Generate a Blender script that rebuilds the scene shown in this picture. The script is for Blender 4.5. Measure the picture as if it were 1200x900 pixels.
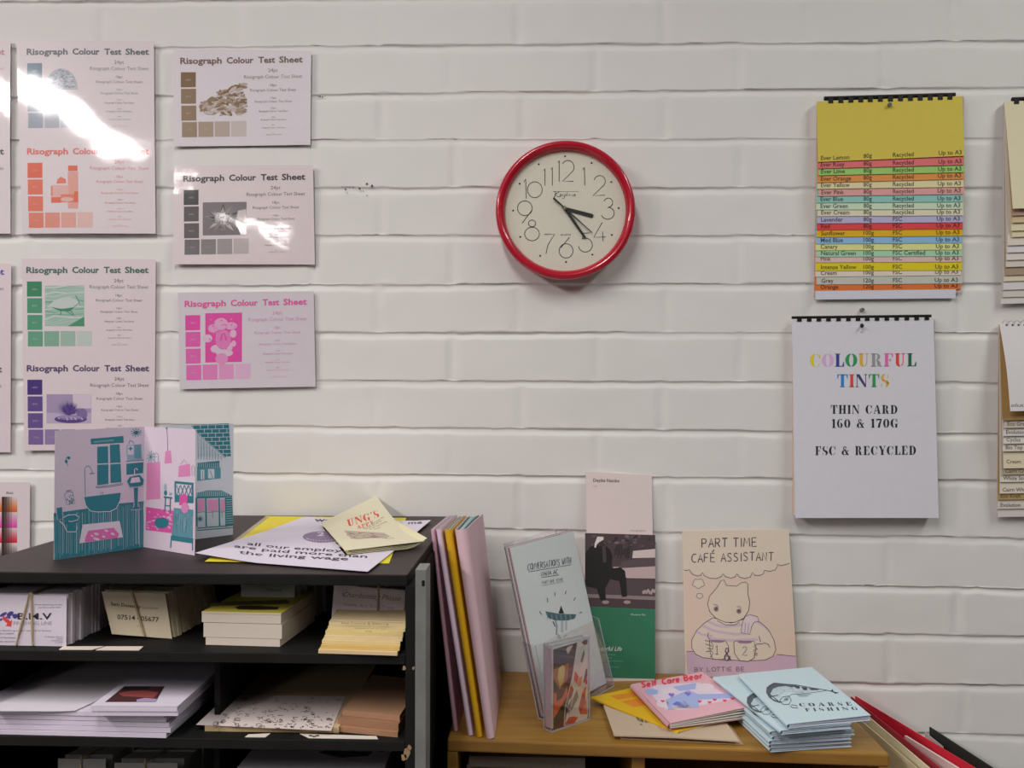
import bpy, bmesh, math, random
from mathutils import Vector, noise
random.seed(7)
for o in list(bpy.data.objects): bpy.data.objects.remove(o)
SC = bpy.context.scene
COL = SC.collection

# ---------------------------------------------------------------- camera, world, lights, exposure
F = 936.0; DCAM = 1.25; ZC = 1.40
PITCH = math.radians(1.0); YAW = math.radians(1.9)
cd = bpy.data.cameras.new('camera'); cam = bpy.data.objects.new('camera', cd); COL.objects.link(cam)
cd.sensor_fit = 'HORIZONTAL'; cd.sensor_width = 36.0; cd.lens = 36.0 * F / 1200.0; cd.clip_start = 0.02
cam.location = (0, -DCAM, ZC); cam.rotation_euler = (math.pi/2 + PITCH, 0, YAW)
SC.camera = cam
SC.view_settings.view_transform = 'Standard'; SC.view_settings.look = 'None'
SC.view_settings.exposure = -0.40; SC.view_settings.gamma = 1.0; SC.view_settings.use_curve_mapping = False

wd = bpy.data.worlds.new('room_light'); SC.world = wd; wd.use_nodes = True
_nt = wd.node_tree; _bg = _nt.nodes['Background']; _bg.inputs[1].default_value = 0.085
_tc = _nt.nodes.new('ShaderNodeTexCoord'); _sx = _nt.nodes.new('ShaderNodeSeparateXYZ'); _cr = _nt.nodes.new('ShaderNodeValToRGB')
_nt.links.new(_tc.outputs['Generated'], _sx.inputs[0]); _nt.links.new(_sx.outputs['Z'], _cr.inputs[0]); _nt.links.new(_cr.outputs[0], _bg.inputs[0])
_cr.color_ramp.elements[0].position = 0.05; _cr.color_ramp.elements[0].color = (0.30, 0.28, 0.27, 1)     # dim lower half of the room
_cr.color_ramp.elements[1].position = 0.6; _cr.color_ramp.elements[1].color = (1.0, 0.965, 0.94, 1)    # pale ceiling

def area(name, loc, sx, sy, power, color):
    l = bpy.data.lights.new(name, 'AREA'); l.shape = 'RECTANGLE'; l.size = sx; l.size_y = sy
    l.energy = power; l.color = color
    o = bpy.data.objects.new(name, l); COL.objects.link(o); o.location = loc
    return o
# fluorescent rows on the ceiling, running away from the wall, either side of the viewer, plus one added fill strip
area('ceiling_or_fill_strip', (-2.2, -2.0, 2.72), 0.20, 2.2, 102, (1.0, 0.93, 0.91))
area('ceiling_or_fill_strip', (-2.2, -5.2, 2.72), 0.20, 2.2, 46, (1.0, 0.93, 0.91))
area('ceiling_or_fill_strip', (1.35, -1.5, 2.72), 0.20, 1.9, 27, (0.97, 1.0, 0.94))
area('ceiling_or_fill_strip', (-0.35, -1.6, 2.72), 0.20, 1.4, 27, (1.0, 0.965, 0.94))  # added fill strip that lifts the wall's top middle, not a known fixture

# ---------------------------------------------------------------- ray helpers (photo pixel -> real plane)
_fw = Vector((-math.sin(YAW)*math.cos(PITCH), math.cos(YAW)*math.cos(PITCH), math.sin(PITCH)))
_rt = Vector((math.cos(YAW), math.sin(YAW), 0)); _up = _rt.cross(_fw)
CAM = Vector((0, -DCAM, ZC))
def ray(x, y): return _fw + _rt*((x-600)/F) + _up*((450-y)/F)
def W(x, y, Y=0.0):
    d = ray(x, y); return CAM + d*((Y+DCAM)/d.y)
def H(x, y, Z):
    d = ray(x, y); return CAM + d*((Z-ZC)/d.z)
def proj(p):
    v = Vector(p)-CAM; w = v.dot(_fw); return (600+F*v.dot(_rt)/w, 450-F*v.dot(_up)/w)
def at_dist(x, y, p0, L, far=True):
    d = ray(x, y).normalized(); m = CAM-Vector(p0); b = d.dot(m); c = m.dot(m)-L*L
    q = b*b-c; q = math.sqrt(q) if q > 0 else 0.0
    return CAM + d*(-b+q if far else -b-q)

# ---------------------------------------------------------------- materials
def lin(c):
    c /= 255.0
    return c/12.92 if c <= 0.04045 else ((c+0.055)/1.055)**2.4
_M = {}
def mat(key, rgb, rough=0.65, coat=0.0, metal=0.0, var=0.05, scale=60.0, bump=0.0, spec=0.5, stretch=None):
    """principled material with a procedural noise mottling; rgb is linear albedo"""
    if key in _M: return _M[key]
    m = bpy.data.materials.new(key); m.use_nodes = True; nt = m.node_tree; b = nt.nodes['Principled BSDF']
    tc = nt.nodes.new('ShaderNodeTexCoord'); no = nt.nodes.new('ShaderNodeTexNoise')
    no.inputs['Scale'].default_value = scale; no.inputs['Detail'].default_value = 4
    if stretch:
        mp = nt.nodes.new('ShaderNodeMapping'); mp.inputs['Scale'].default_value = stretch
        nt.links.new(tc.outputs['Object'], mp.inputs[0]); nt.links.new(mp.outputs[0], no.inputs['Vector'])
    else: nt.links.new(tc.outputs['Object'], no.inputs['Vector'])
    mx = nt.nodes.new('ShaderNodeMix'); mx.data_type = 'RGBA'
    mx.inputs[6].default_value = tuple(min(1, max(0, c*(1-var))) for c in rgb)+(1,)
    mx.inputs[7].default_value = tuple(min(1, max(0, c*(1+var))) for c in rgb)+(1,)
    nt.links.new(no.outputs[0], mx.inputs[0]); nt.links.new(mx.outputs[2], b.inputs['Base Color'])
    b.inputs['Roughness'].default_value = rough; b.inputs['Metallic'].default_value = metal
    b.inputs['Specular IOR Level'].default_value = spec
    b.inputs['Coat Weight'].default_value = coat; b.inputs['Coat Roughness'].default_value = 0.06
    if bump:
        bp = nt.nodes.new('ShaderNodeBump'); bp.inputs['Strength'].default_value = bump; bp.inputs['Distance'].default_value = 0.002
        nt.links.new(no.outputs[0], bp.inputs['Height']); nt.links.new(bp.outputs[0], b.inputs['Normal'])
    _M[key] = m; return m
def ink(rgb, k=1.55, gloss=False, rough=0.7):
    """paper or ink of a photo-read colour; k undoes the room's light level on that surface"""
    key = 'paper_%d_%d_%d_%d%s' % (rgb[0], rgb[1], rgb[2], round(k*100), '_laminated' if gloss else '')
    c = tuple(lin(v)*k for v in rgb); q = min(1.0, 0.80/max(c)); c = tuple(v*q for v in c)
    return mat(key, c, 0.45 if gloss else rough, 1.0 if gloss else 0.0, var=0.03, scale=90)
def thin_glass(key, tint=(1, 1, 1), refl=0.06, rough=0.02):
    if key in _M: return _M[key]
    m = bpy.data.materials.new(key); m.use_nodes = True; nt = m.node_tree
    for n in list(nt.nodes):
        if n.type != 'OUTPUT_MATERIAL': nt.nodes.remove(n)
    out = [n for n in nt.nodes if n.type == 'OUTPUT_MATERIAL'][0]
    tr = nt.nodes.new('ShaderNodeBsdfTransparent'); tr.inputs[0].default_value = tint+(1,)
    gl = nt.nodes.new('ShaderNodeBsdfGlossy'); gl.inputs['Roughness'].default_value = rough
    fr = nt.nodes.new('ShaderNodeLayerWeight'); fr.inputs[0].default_value = 0.25
    mr = nt.nodes.new('ShaderNodeMapRange'); mr.inputs[3].default_value = refl; mr.inputs[4].default_value = 0.30
    no = nt.nodes.new('ShaderNodeTexNoise'); no.inputs['Scale'].default_value = 30
    bp = nt.nodes.new('ShaderNodeBump'); bp.inputs['Strength'].default_value = 0.02
    nt.links.new(no.outputs[0], bp.inputs['Height']); nt.links.new(bp.outputs[0], gl.inputs['Normal'])
    mi = nt.nodes.new('ShaderNodeMixShader')
    nt.links.new(fr.outputs['Fresnel'], mr.inputs[0]); nt.links.new(mr.outputs[0], mi.inputs[0])
    nt.links.new(tr.outputs[0], mi.inputs[1]); nt.links.new(gl.outputs[0], mi.inputs[2]); nt.links.new(mi.outputs[0], out.inputs[0])
    _M[key] = m; return m
def wood_mat(key, c0, c1, rot=False, rough=0.45, spec=0.5):
    if key in _M: return _M[key]
    m = bpy.data.materials.new(key); m.use_nodes = True; nt = m.node_tree; b = nt.nodes['Principled BSDF']
    tc = nt.nodes.new('ShaderNodeTexCoord'); mp = nt.nodes.new('ShaderNodeMapping')
    mp.inputs['Scale'].default_value = (1.6, 22, 22) if not rot else (22, 22, 1.6)
    no = nt.nodes.new('ShaderNodeTexNoise'); no.inputs['Scale'].default_value = 3.2; no.inputs['Detail'].default_value = 6; no.inputs['Distortion'].default_value = 0.7
    n2 = nt.nodes.new('ShaderNodeTexNoise'); n2.inputs['Scale'].default_value = 14; n2.inputs['Detail'].default_value = 5
    cr = nt.nodes.new('ShaderNodeValToRGB'); cr.color_ramp.elements[0].position = 0.3; cr.color_ramp.elements[1].position = 0.7
    cr.color_ramp.elements[0].color = c0+(1,); cr.color_ramp.elements[1].color = c1+(1,)
    ad = nt.nodes.new('ShaderNodeMath'); ad.operation = 'MULTIPLY_ADD'; ad.inputs[1].default_value = 0.3
    nt.links.new(tc.outputs['Object'], mp.inputs[0]); nt.links.new(mp.outputs[0], no.inputs['Vector']); nt.links.new(mp.outputs[0], n2.inputs['Vector'])
    nt.links.new(n2.outputs[0], ad.inputs[0])
    sb = nt.nodes.new('ShaderNodeMath'); sb.operation = 'MULTIPLY'; sb.inputs[1].default_value = 0.72
    nt.links.new(no.outputs[0], sb.inputs[0]); nt.links.new(sb.outputs[0], ad.inputs[2])
    nt.links.new(ad.outputs[0], cr.inputs[0]); nt.links.new(cr.outputs[0], b.inputs['Base Color'])
    b.inputs['Roughness'].default_value = rough; b.inputs['Specular IOR Level'].default_value = spec
    bp = nt.nodes.new('ShaderNodeBump'); bp.inputs['Strength'].default_value = 0.08
    nt.links.new(ad.outputs[0], bp.inputs['Height']); nt.links.new(bp.outputs[0], b.inputs['Normal'])
    _M[key] = m; return m

# ---------------------------------------------------------------- object helpers
def tag(o, label=None, cat=None, group=None, kind=None):
    if label: o['label'] = label
    if cat: o['category'] = cat
    if group: o['group'] = group
    if kind: o['kind'] = kind
    return o
def thing(name, loc, label, cat, group=None, rz=0.0):
    o = bpy.data.objects.new(name, None); COL.objects.link(o); o.location = loc; o.rotation_euler = (0, 0, rz)
    o.empty_display_size = 0.02
    bpy.context.view_layer.update()
    return tag(o, label, cat, group)
class PM:
    """collects faces with materials, links them as ONE mesh object"""
    def __init__(s): s.v = []; s.f = []; s.fm = []; s.ms = []
    def mi(s, m):
        if m not in s.ms: s.ms.append(m)
        return s.ms.index(m)
    def face(s, pts, m):
        n = len(s.v); s.v += [tuple(p) for p in pts]; s.f.append(tuple(range(n, n+len(pts)))); s.fm.append(s.mi(m))
    def mesh(s, vs, fs, m):
        n = len(s.v); s.v += [tuple(p) for p in vs]; k = s.mi(m)
        for f in fs: s.f.append(tuple(i+n for i in f)); s.fm.append(k)
    def hexa(s, p, m):
        """p: 8 points, bottom ring 0-3, top ring 4-7"""
        s.mesh(p, [(3, 2, 1, 0), (4, 5, 6, 7), (0, 1, 5, 4), (1, 2, 6, 5), (2, 3, 7, 6), (3, 0, 4, 7)], m)
    def box(s, x0, y0, z0, x1, y1, z1, m):
        s.hexa([(x0, y0, z0), (x1, y0, z0), (x1, y1, z0), (x0, y1, z0), (x0, y0, z1), (x1, y0, z1), (x1, y1, z1), (x0, y1, z1)], m)
    def slab(s, quad, up, m, m_side=None):
        """quad of 4 points (any order round), extruded by vector up"""
        q = [Vector(a) for a in quad]; t = [a+Vector(up) for a in q]
        n = len(q); vs = q+t
        s.mesh(vs, [tuple(range(n-1, -1, -1)), tuple(range(n, 2*n))], m)
        s.mesh(vs, [(i, (i+1) % n, (i+1) % n+n, i+n) for i in range(n)], m_side or m)
    def tube(s, pts, r, m, seg=8, closed=False):
        pts = [Vector(p) for p in pts]; n = len(pts); rings = []; vs = []
        for i, p in enumerate(pts):
            a = pts[(i-1) % n] if (closed or i > 0) else p; b = pts[(i+1) % n] if (closed or i < n-1) else p
            t = (b-a).normalized(); ref = Vector((0, 0, 1)) if abs(t.z) < .9 else Vector((1, 0, 0))
            u = t.cross(ref).normalized(); w = t.cross(u)
            rr = r[i] if isinstance(r, (list, tuple)) else r
            vs += [p+u*(rr*math.cos(2*math.pi*j/seg))+w*(rr*math.sin(2*math.pi*j/seg)) for j in range(seg)]
        fs = []
        for i in range(n if closed else n-1):
            k = (i+1) % n
            fs += [(i*seg+j, i*seg+(j+1) % seg, k*seg+(j+1) % seg, k*seg+j) for j in range(seg)]
        if not closed: fs += [tuple(range(seg)), tuple(range((n-1)*seg+seg-1, (n-1)*seg-1, -1))]
        s.mesh(vs, fs, m)
    def strip(s, pts, ext, m):
        """ribbon: polyline pts swept along ext"""
        e = Vector(ext); p = [Vector(a) for a in pts]; n = len(p)
        s.mesh(p+[a+e for a in p], [(i, i+1, n+i+1, n+i) for i in range(n-1)], m)
    def build(s, name, parent=None, smooth=False, bevel=0.0, fix=False):
        me = bpy.data.meshes.new(name)
        if parent is not None:
            bpy.context.view_layer.update()
            inv = parent.matrix_world.inverted(); vs = [inv @ Vector(p) for p in s.v]; base = None
        else:
            n = max(1, len(s.v)); cx = sum(p[0] for p in s.v)/n; cy = sum(p[1] for p in s.v)/n; cz = min(p[2] for p in s.v)
            base = Vector((cx, cy, cz)); vs = [Vector(p)-base for p in s.v]
        me.from_pydata([tuple(p) for p in vs], [], s.f)
        for m in s.ms: me.materials.append(m)
        me.polygons.foreach_set('material_index', s.fm)
        me.update()
        if fix or bevel or smooth:
            bm = bmesh.new(); bm.from_mesh(me); bmesh.ops.remove_doubles(bm, verts=bm.verts, dist=1e-6)
            bmesh.ops.recalc_face_normals(bm, faces=bm.faces); bm.to_mesh(me); bm.free()
        if smooth:
            me.polygons.foreach_set('use_smooth', [True]*len(me.polygons)); me.set_sharp_from_angle(angle=math.radians(40))
        o = bpy.data.objects.new(name, me); COL.objects.link(o)
        if parent is not None: o.parent = parent
        else: o.location = base
        if bevel:
            bv = o.modifiers.new('bevel', 'BEVEL'); bv.width = bevel; bv.segments = 2; bv.limit_method = 'ANGLE'
        return o

# ---------------------------------------------------------------- text outlines
_T = {}
def textmesh(s, bold=0.0):
    key = (s, bold)
    if key in _T: return _T[key]
    c = bpy.data.curves.new('lettering', 'FONT'); c.body = s; c.size = 1.0; c.resolution_u = 2; c.offset = bold; c.fill_mode = 'FRONT'
    o = bpy.data.objects.new('lettering', c); COL.objects.link(o)
    bpy.context.view_layer.update()
    ev = o.evaluated_get(bpy.context.evaluated_depsgraph_get()); me = ev.to_mesh()
    vs = [(v.co.x, v.co.y) for v in me.vertices]; fs = [tuple(p.vertices) for p in me.polygons]
    ev.to_mesh_clear(); bpy.data.objects.remove(o); bpy.data.curves.remove(c)
    if vs:
        x0 = min(v[0] for v in vs); x1 = max(v[0] for v in vs)
    else: x0, x1 = 0, 1
    CAP = 0.70
    r = ([((x-x0)/(x1-x0), y/CAP) for x, y in vs], fs, (x1-x0)/CAP)
    _T[key] = r; return r
# hand lettering: strokes in a unit cell (x 0..0.7, y 0..1)
def _arc(cx, cy, rx, ry, a0, a1, n=10):
    return [(cx+rx*math.cos(math.radians(a0+(a1-a0)*i/n)), cy+ry*math.sin(math.radians(a0+(a1-a0)*i/n))) for i in range(n+1)]
HAND = {
 'A': [[(0, 0), (.3, 1), (.6, 0)], [(.12, .38), (.5, .38)]], 'B': [[(0, 0), (0, 1), (.4, .95), (.45, .75), (.35, .55), (0, .5)], [(.35, .55), (.55, .3), (.4, .04), (0, 0)]],
 'C': [_arc(.38, .5, .36, .5, 60, 300)], 'D': [[(0, 0), (0, 1), (.35, .92), (.55, .5), (.35, .08), (0, 0)]], 'E': [[(.5, 1), (0, 1), (0, 0), (.52, 0)], [(0, .5), (.42, .52)]],
 'F': [[(.5, 1), (0, .97), (0, 0)], [(0, .5), (.42, .52)]], 'G': [_arc(.36, .5, .35, .5, 55, 340)+[(.7, .42), (.4, .42)]], 'H': [[(0, 0), (0, 1)], [(.5, 0), (.5, 1)], [(0, .5), (.5, .5)]],
 'I': [[(.15, 0), (.15, 1)]], 'K': [[(0, 0), (0, 1)], [(.5, 1), (0, .45), (.52, 0)]], 'L': [[(0, 1), (0, 0), (.5, 0)]], 'M': [[(0, 0), (.08, 1), (.35, .35), (.62, 1), (.7, 0)]],
 'N': [[(0, 0), (0, 1), (.5, 0), (.5, 1)]], 'O': [_arc(.33, .5, .33, .5, 90, 450, 16)], 'P': [[(0, 0), (0, 1), (.42, .95), (.5, .72), (.4, .5), (0, .46)]],
 'R': [[(0, 0), (0, 1), (.42, .95), (.48, .72), (.38, .5), (0, .48)], [(.2, .48), (.52, 0)]], 'S': [[(.5, .88), (.32, 1), (.08, .92), (.05, .7), (.25, .55), (.45, .4), (.5, .18), (.3, 0), (.02, .1)]],
 'T': [[(0, 1), (.6, 1)], [(.3, 1), (.28, 0)]], 'U': [[(0, 1), (0, .25), (.25, 0), (.5, .25), (.5, 1)]], 'V': [[(0, 1), (.3, 0), (.6, 1)]], 'W': [[(0, 1), (.18, 0), (.36, .7), (.54, 0), (.72, 1)]],
 'Y': [[(0, 1), (.28, .5), (.56, 1)], [(.28, .5), (.26, 0)]], '1': [[(.05, .78), (.22, 1), (.22, 0)], [(.02, 0), (.42, 0)]], '2': [[(.02, .75), (.2, 1), (.45, .9), (.45, .65), (.02, 0), (.52, 0)]],
 '&': [[(.62, .02), (.12, .72), (.2, .96), (.38, .95), (.42, .74), (.06, .34), (.1, .06), (.32, 0), (.56, .36)]],
 "'": [[(.1, 1), (.1, .8)]], 'a': [_arc(.25, .3, .23, .3, 60, 420), [(.47, .6), (.47, 0)]], 'e': [[(.04, .3), (.46, .34)]+_arc(.25, .3, .22, .3, 10, 320)], 'l': [[(.1, 1), (.1, 0)]], 'f': [[(.4, .9), (.25, 1), (.16, .8), (.16, 0)], [(0, .6), (.36, .6)]],
 'r': [[(.05, .6), (.05, 0)], [(.05, .35), (.2, .58), (.36, .58)]], ' ': [],
}
# roman capitals with fat stems and hairline serifs (polygons), y 0..1; broken like a stencil
def _rc(x0, y0, x1, y1): return [(x0, y0), (x1, y0), (x1, y1), (x0, y1)]
def _stem(x, w=.24, y0=0, y1=1, s=.08): return [_rc(x, y0, x+w, y1), _rc(x-s, y0, x+w+s, y0+.055), _rc(x-s, y1-.055, x+w+s, y1)]
def _cres(cx, cy, rx, ry, ri, a0, a1, n=10):
    o = [(cx+rx*math.cos(math.radians(a0+(a1-a0)*i/n)), cy+ry*math.sin(math.radians(a0+(a1-a0)*i/n))) for i in range(n+1)]
    q = [(cx+ri*math.cos(math.radians(a0+(a1-a0)*i/n)), cy+(ry-.05)*math.sin(math.radians(a0+(a1-a0)*i/n))) for i in range(n+1)]
    return o+q[::-1]
ROMAN = {
 'C': (.82, [_cres(.42, .5, .42, .51, .15, 98, 262), _cres(.42, .5, .36, .51, .3, 25, 78), [(.72, .62), (.78, .62), (.78, 1), (.74, 1)], _cres(.42, .5, .36, .51, .3, -78, -25)]),
 'O': (.9, [_cres(.45, .5, .45, .51, .17, 98, 262), _cres(.45, .5, .45, .51, .17, -82, 82)]),
 'L': (.72, _stem(.1)+[_rc(.38, 0, .7, .055), [(.56, .055), (.7, .055), (.7, .36), (.66, .36)]]),
 'U': (.86, [_rc(.1, .24, .34, 1), _rc(.02, .945, .42, 1), _rc(.62, .3, .68, 1), _rc(.54, .945, .8, 1), [(.1, .24), (.34, .24), (.38, .1), (.44, 0), (.3, -.01), (.16, .08)], [(.48, 0), (.62, .12), (.68, .3), (.62, .3), (.57, .16), (.48, .06)]]),
 'R': (.9, _stem(.1)+[_cres(.42, .74, .3, .26, .08, -85, 85), [(.4, .48), (.56, .48), (.72, .34), (.74, .1), (.84, .06), (.84, 0), (.6, 0), (.5, .1), (.48, .36)]]),
 'F': (.74, _stem(.1)+[_rc(.38, .945, .7, 1), [(.58, .945), (.7, .945), (.7, .68), (.66, .68)], _rc(.38, .47, .54, .53), [(.5, .36), (.54, .36), (.54, .64), (.5, .64)]]),
 'T': (.84, _stem(.3)+[_rc(.02, .945, .82, 1), [(.02, .945), (.14, .945), (.06, .66), (.02, .66)], [(.7, .945), (.82, .945), (.82, .66), (.78, .66)]]),
 'I': (.44, _stem(.1)), 'N': (.92, [_rc(.08, 0, .13, 1), _rc(0, 0, .21, .055), [(.02, 1), (.3, 1), (.8, .12), (.8, 0), (.7, 0)], _rc(.75, .05, .8, 1), _rc(.66, .945, .88, 1)]),
 'M': (1.1, [_rc(.08, 0, .13, 1), _rc(0, 0, .21, .055), [(.02, 1), (.28, 1), (.6, .12), (.48, 0)], [(.56, .1), (.84, 1), (.88, .9), (.62, .02)]]+_stem(.8)), 'K': (.92, _stem(.1)+[[(.38, .46), (.76, .96), (.84, .96), (.42, .4)], [(.42, .52), (.56, .62), (.92, 0), (.64, 0)], _rc(.62, .945, .92, 1)]),
 'S': (.7, [_cres(.34, .73, .3, .28, .1, 95, 255), [(.2, .62), (.56, .46), (.64, .28), (.44, .2), (.36, .36), (.1, .5)], _cres(.36, .27, .3, .28, .1, -85, 70), [(.56, .7), (.6, .7), (.6, 1), (.56, 1)], [(.06, .3), (.1, .3), (.1, 0), (.06, 0)]]),
 'H': (.94, _stem(.1)+_stem(.6)+[_rc(.34, .47, .6, .53)]), 'A': (.92, [[(.06, 0), (.12, 0), (.44, .95), (.4, 1)], [(.4, 1), (.56, 1), (.86, 0), (.58, 0)], _rc(0, 0, .22, .055), _rc(.5, 0, .92, .055), _rc(.2, .3, .6, .36)]),
 'D': (.88, _stem(.1)+[_cres(.4, .5, .44, .5, .18, -86, 86)]), 'G': (.9, [_cres(.42, .5, .42, .51, .15, 98, 262), _cres(.42, .5, .36, .51, .3, 25, 78), [(.72, .62), (.78, .62), (.78, 1), (.74, 1)], _rc(.56, 0, .78, .4), _rc(.48, .36, .86, .42)]),
 'E': (.78, _stem(.1)+[_rc(.38, .945, .7, 1), [(.58, .945), (.7, .945), (.7, .7), (.66, .7)], _rc(.38, .47, .54, .53), _rc(.38, 0, .72, .055), [(.58, .055), (.72, .055), (.72, .3), (.68, .3)]]),
 'Y': (.86, _stem(.32, y1=.5)+[[(.04, 1), (.3, 1), (.56, .45), (.34, .45)], [(.72, 1), (.78, 1), (.56, .5), (.52, .5)], _rc(0, .945, .38, 1), _rc(.62, .945, .88, 1)]),
 'P': (.8, _stem(.1)+[_cres(.42, .72, .34, .28, .1, -85, 85)]),
 '1': (.5, [_rc(.14, 0, .38, 1), _rc(.04, 0, .48, .055), [(.0, .8), (.14, .86), (.14, 1)]]), '6': (.7, [_cres(.35, .5, .35, .5, .12, 100, 262), _cres(.36, .3, .3, .3, .08, -85, 85), _rc(.4, .9, .58, 1)]),
 '0': (.74, [_cres(.37, .5, .36, .5, .12, 98, 262), _cres(.37, .5, .36, .5, .12, -82, 82)]), '7': (.68, [[(.02, .84), (.62, .84), (.66, 1), (.02, 1)], _rc(.02, .7, .06, 1), [(.18, 0), (.44, 0), (.5, .4), (.64, .86), (.5, .86), (.26, .4)]]),
 '&': (.95, [_cres(.36, .27, .34, .28, .1, 95, 265), _cres(.4, .76, .2, .24, .08, 0, 330), [(.3, .62), (.48, .62), (.86, .06), (.9, 0), (.66, 0)], [(.4, 0), (.6, .06), (.8, .5), (.72, .5), (.56, .14), (.4, .06)], _rc(.64, .47, .9, .53)]),
 "'": (.25, [[(.04, 1), (.2, 1), (.14, .7), (.1, .7)]]), '.': (.3, [_rc(.06, 0, .22, .16)]), ' ': (.45, []),
}
LAY = 0.00014
class Patch:
    """a sheet of paper/card with real corners; art is given in photo pixels and lands on the sheet's own surface"""
    def __init__(s, c3, m, th=0.0005, nu=6, nv=6, bow=None, planar=True, k=1.55, gloss=False, back=None, edge=None):
        s.c = [Vector(p) for p in c3]; s.m = m; s.th = th; s.nu = nu; s.nv = nv; s.bow = bow; s.planar = planar; s.k = k; s.gloss = gloss
        TL, TR, BR, BL = s.c
        n = (TR-BL).cross(TL-BR).normalized()
        if n.dot(CAM-TL) < 0: n = -n
        if planar:                                     # keep the four corners in one plane
            p0 = s.c[0]; s.c = [CAM+(p-CAM)*((p0-CAM).dot(n)/(p-CAM).dot(n)) for p in s.c]; TL, TR, BR, BL = s.c
        s.n = n; s.eu = TR-TL; s.ev = BL-TL; s.back = back or m; s.edge = edge or m
        s.tf = lambda X, Y: (X, Y); s.pm = PM(); s.pp = [proj(p) for p in s.c]
        s._base()
    def S(s, u, v):
        TL, TR, BR, BL = s.c
        p = TL*((1-u)*(1-v))+TR*(u*(1-v))+BR*(u*v)+BL*((1-u)*v)
        if s.bow: p = p+s.n*s.bow(u, v)
        return p
    def _base(s):
        nu, nv = s.nu, s.nv; pm = s.pm
        f = [[s.S(i/nu, j/nv) for i in range(nu+1)] for j in range(nv+1)]
        vs = [p for r in f for p in r]; N = len(vs); vb = [p-s.n*s.th for p in vs]; w = nu+1
        fr = [(j*w+i, (j+1)*w+i, (j+1)*w+i+1, j*w+i+1) for j in range(nv) for i in range(nu)]
        pm.mesh(vs, fr, s.m); pm.mesh(vb, [q[::-1] for q in fr], s.back)
        ring = [i for i in range(w)]+[j*w+nu for j in range(1, nv+1)]+[nv*w+i for i in range(nu-1, -1, -1)]+[j*w for j in range(nv-1, 0, -1)]
        R = len(ring); pm.mesh([vs[i] for i in ring]+[vb[i] for i in ring], [(i, (i+1) % R, (i+1) % R+R, i+R) for i in range(R)], s.edge)
    def uv(s, px, py):
        # inverse bilinear on the projected corners
        (ax, ay), (bx, by), (cx, cy), (dx, dy) = s.pp; u = v = 0.5
        for _ in range(8):
            x = ax*(1-u)*(1-v)+bx*u*(1-v)+cx*u*v+dx*(1-u)*v-px; y = ay*(1-u)*(1-v)+by*u*(1-v)+cy*u*v+dy*(1-u)*v-py
            xu = (bx-ax)*(1-v)+(cx-dx)*v; xv = (dx-ax)*(1-u)+(cx-bx)*u; yu = (by-ay)*(1-v)+(cy-dy)*v; yv = (dy-ay)*(1-u)+(cy-by)*u
            D = xu*yv-xv*yu or 1e-9; u -= (x*yv-xv*y)/D; v -= (xu*y-x*yu)/D
        return u, v
    def P(s, X, Y, l=1):
        px, py = s.tf(X, Y)
        if s.planar:
            d = ray(px, py); t = (s.c[0]-CAM).dot(s.n)/d.dot(s.n); p = CAM+d*t; q = p-s.c[0]
            if s.bow:
                uu, vv, w = s.eu.dot(s.eu), s.ev.dot(s.ev), s.eu.dot(s.ev); a, b = q.dot(s.eu), q.dot(s.ev); D = uu*vv-w*w
                p = p+s.n*s.bow((a*vv-b*w)/D, (b*uu-a*w)/D)
            return p+s.n*(l*LAY)
        u, v = s.uv(px, py); u = min(1, max(0, u)); v = min(1, max(0, v))
        return s.S(u, v)+s.n*(l*LAY)
    def M(s, c): return c if not isinstance(c, tuple) else ink(c, s.k, s.gloss)
    def poly(s, pts, c, l=1): s.pm.face([s.P(x, y, l) for x, y in pts], s.M(c))
    def quad(s, a, b, c_, d, col, l=1, nu=4, nv=4):
        q = [[tuple((a[i]*(1-u)+b[i]*u)*(1-v)+(d[i]*(1-u)+c_[i]*u)*v for i in (0, 1)) for u in [k/nu for k in range(nu+1)]] for v in [k/nv for k in range(nv+1)]]
        s.pm.mesh([s.P(x, y, l) for r in q for x, y in r], [(j*(nu+1)+i, (j+1)*(nu+1)+i, (j+1)*(nu+1)+i+1, j*(nu+1)+i+1) for j in range(nv) for i in range(nu)], s.M(col))
    def rect(s, x0, y0, x1, y1, col, l=1): s.quad((x0, y0), (x1, y0), (x1, y1), (x0, y1), col, l)
    def ell(s, cx, cy, rx, ry, col, l=1, n=18, rot=0.0):
        c, q = math.cos(rot), math.sin(rot)
        s.poly([(cx+rx*math.cos(a)*c-ry*math.sin(a)*q, cy+rx*math.cos(a)*q+ry*math.sin(a)*c) for a in [2*math.pi*i/n for i in range(n)]], col, l)
    def stroke(s, pts, w, col, l=2):
        n = len(pts)
        if n < 2: return
        L = []; R = []
        for i in range(n):
            a = pts[max(0, i-1)]; b = pts[min(n-1, i+1)]; dx, dy = b[0]-a[0], b[1]-a[1]; q = math.hypot(dx, dy) or 1
            L.append((pts[i][0]-dy/q*w/2, pts[i][1]+dx/q*w/2)); R.append((pts[i][0]+dy/q*w/2, pts[i][1]-dx/q*w/2))
        vs = [s.P(x, y, l) for x, y in L+R]
        s.pm.mesh(vs, [(i, i+1, n+i+1, n+i) for i in range(n-1)], s.M(col))
    def loop(s, pts, w, col, l=2): s.stroke(pts+[pts[0]], w, col, l)
    def text(s, t, x, y, h, w, col, l=2, bold=0.0, dy=0.0, up=None):
        """baseline from (x,y) to (x+w,y+dy); cap height h (or vector up)"""
        vs, fs, asp = textmesh(t, bold); ux, uy = up or (0, -h)
        if w is None: w = asp*h
        s.pm.mesh([s.P(x+a*w+b*ux, y+a*dy+b*uy, l) for a, b in vs], fs, s.M(col))
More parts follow.
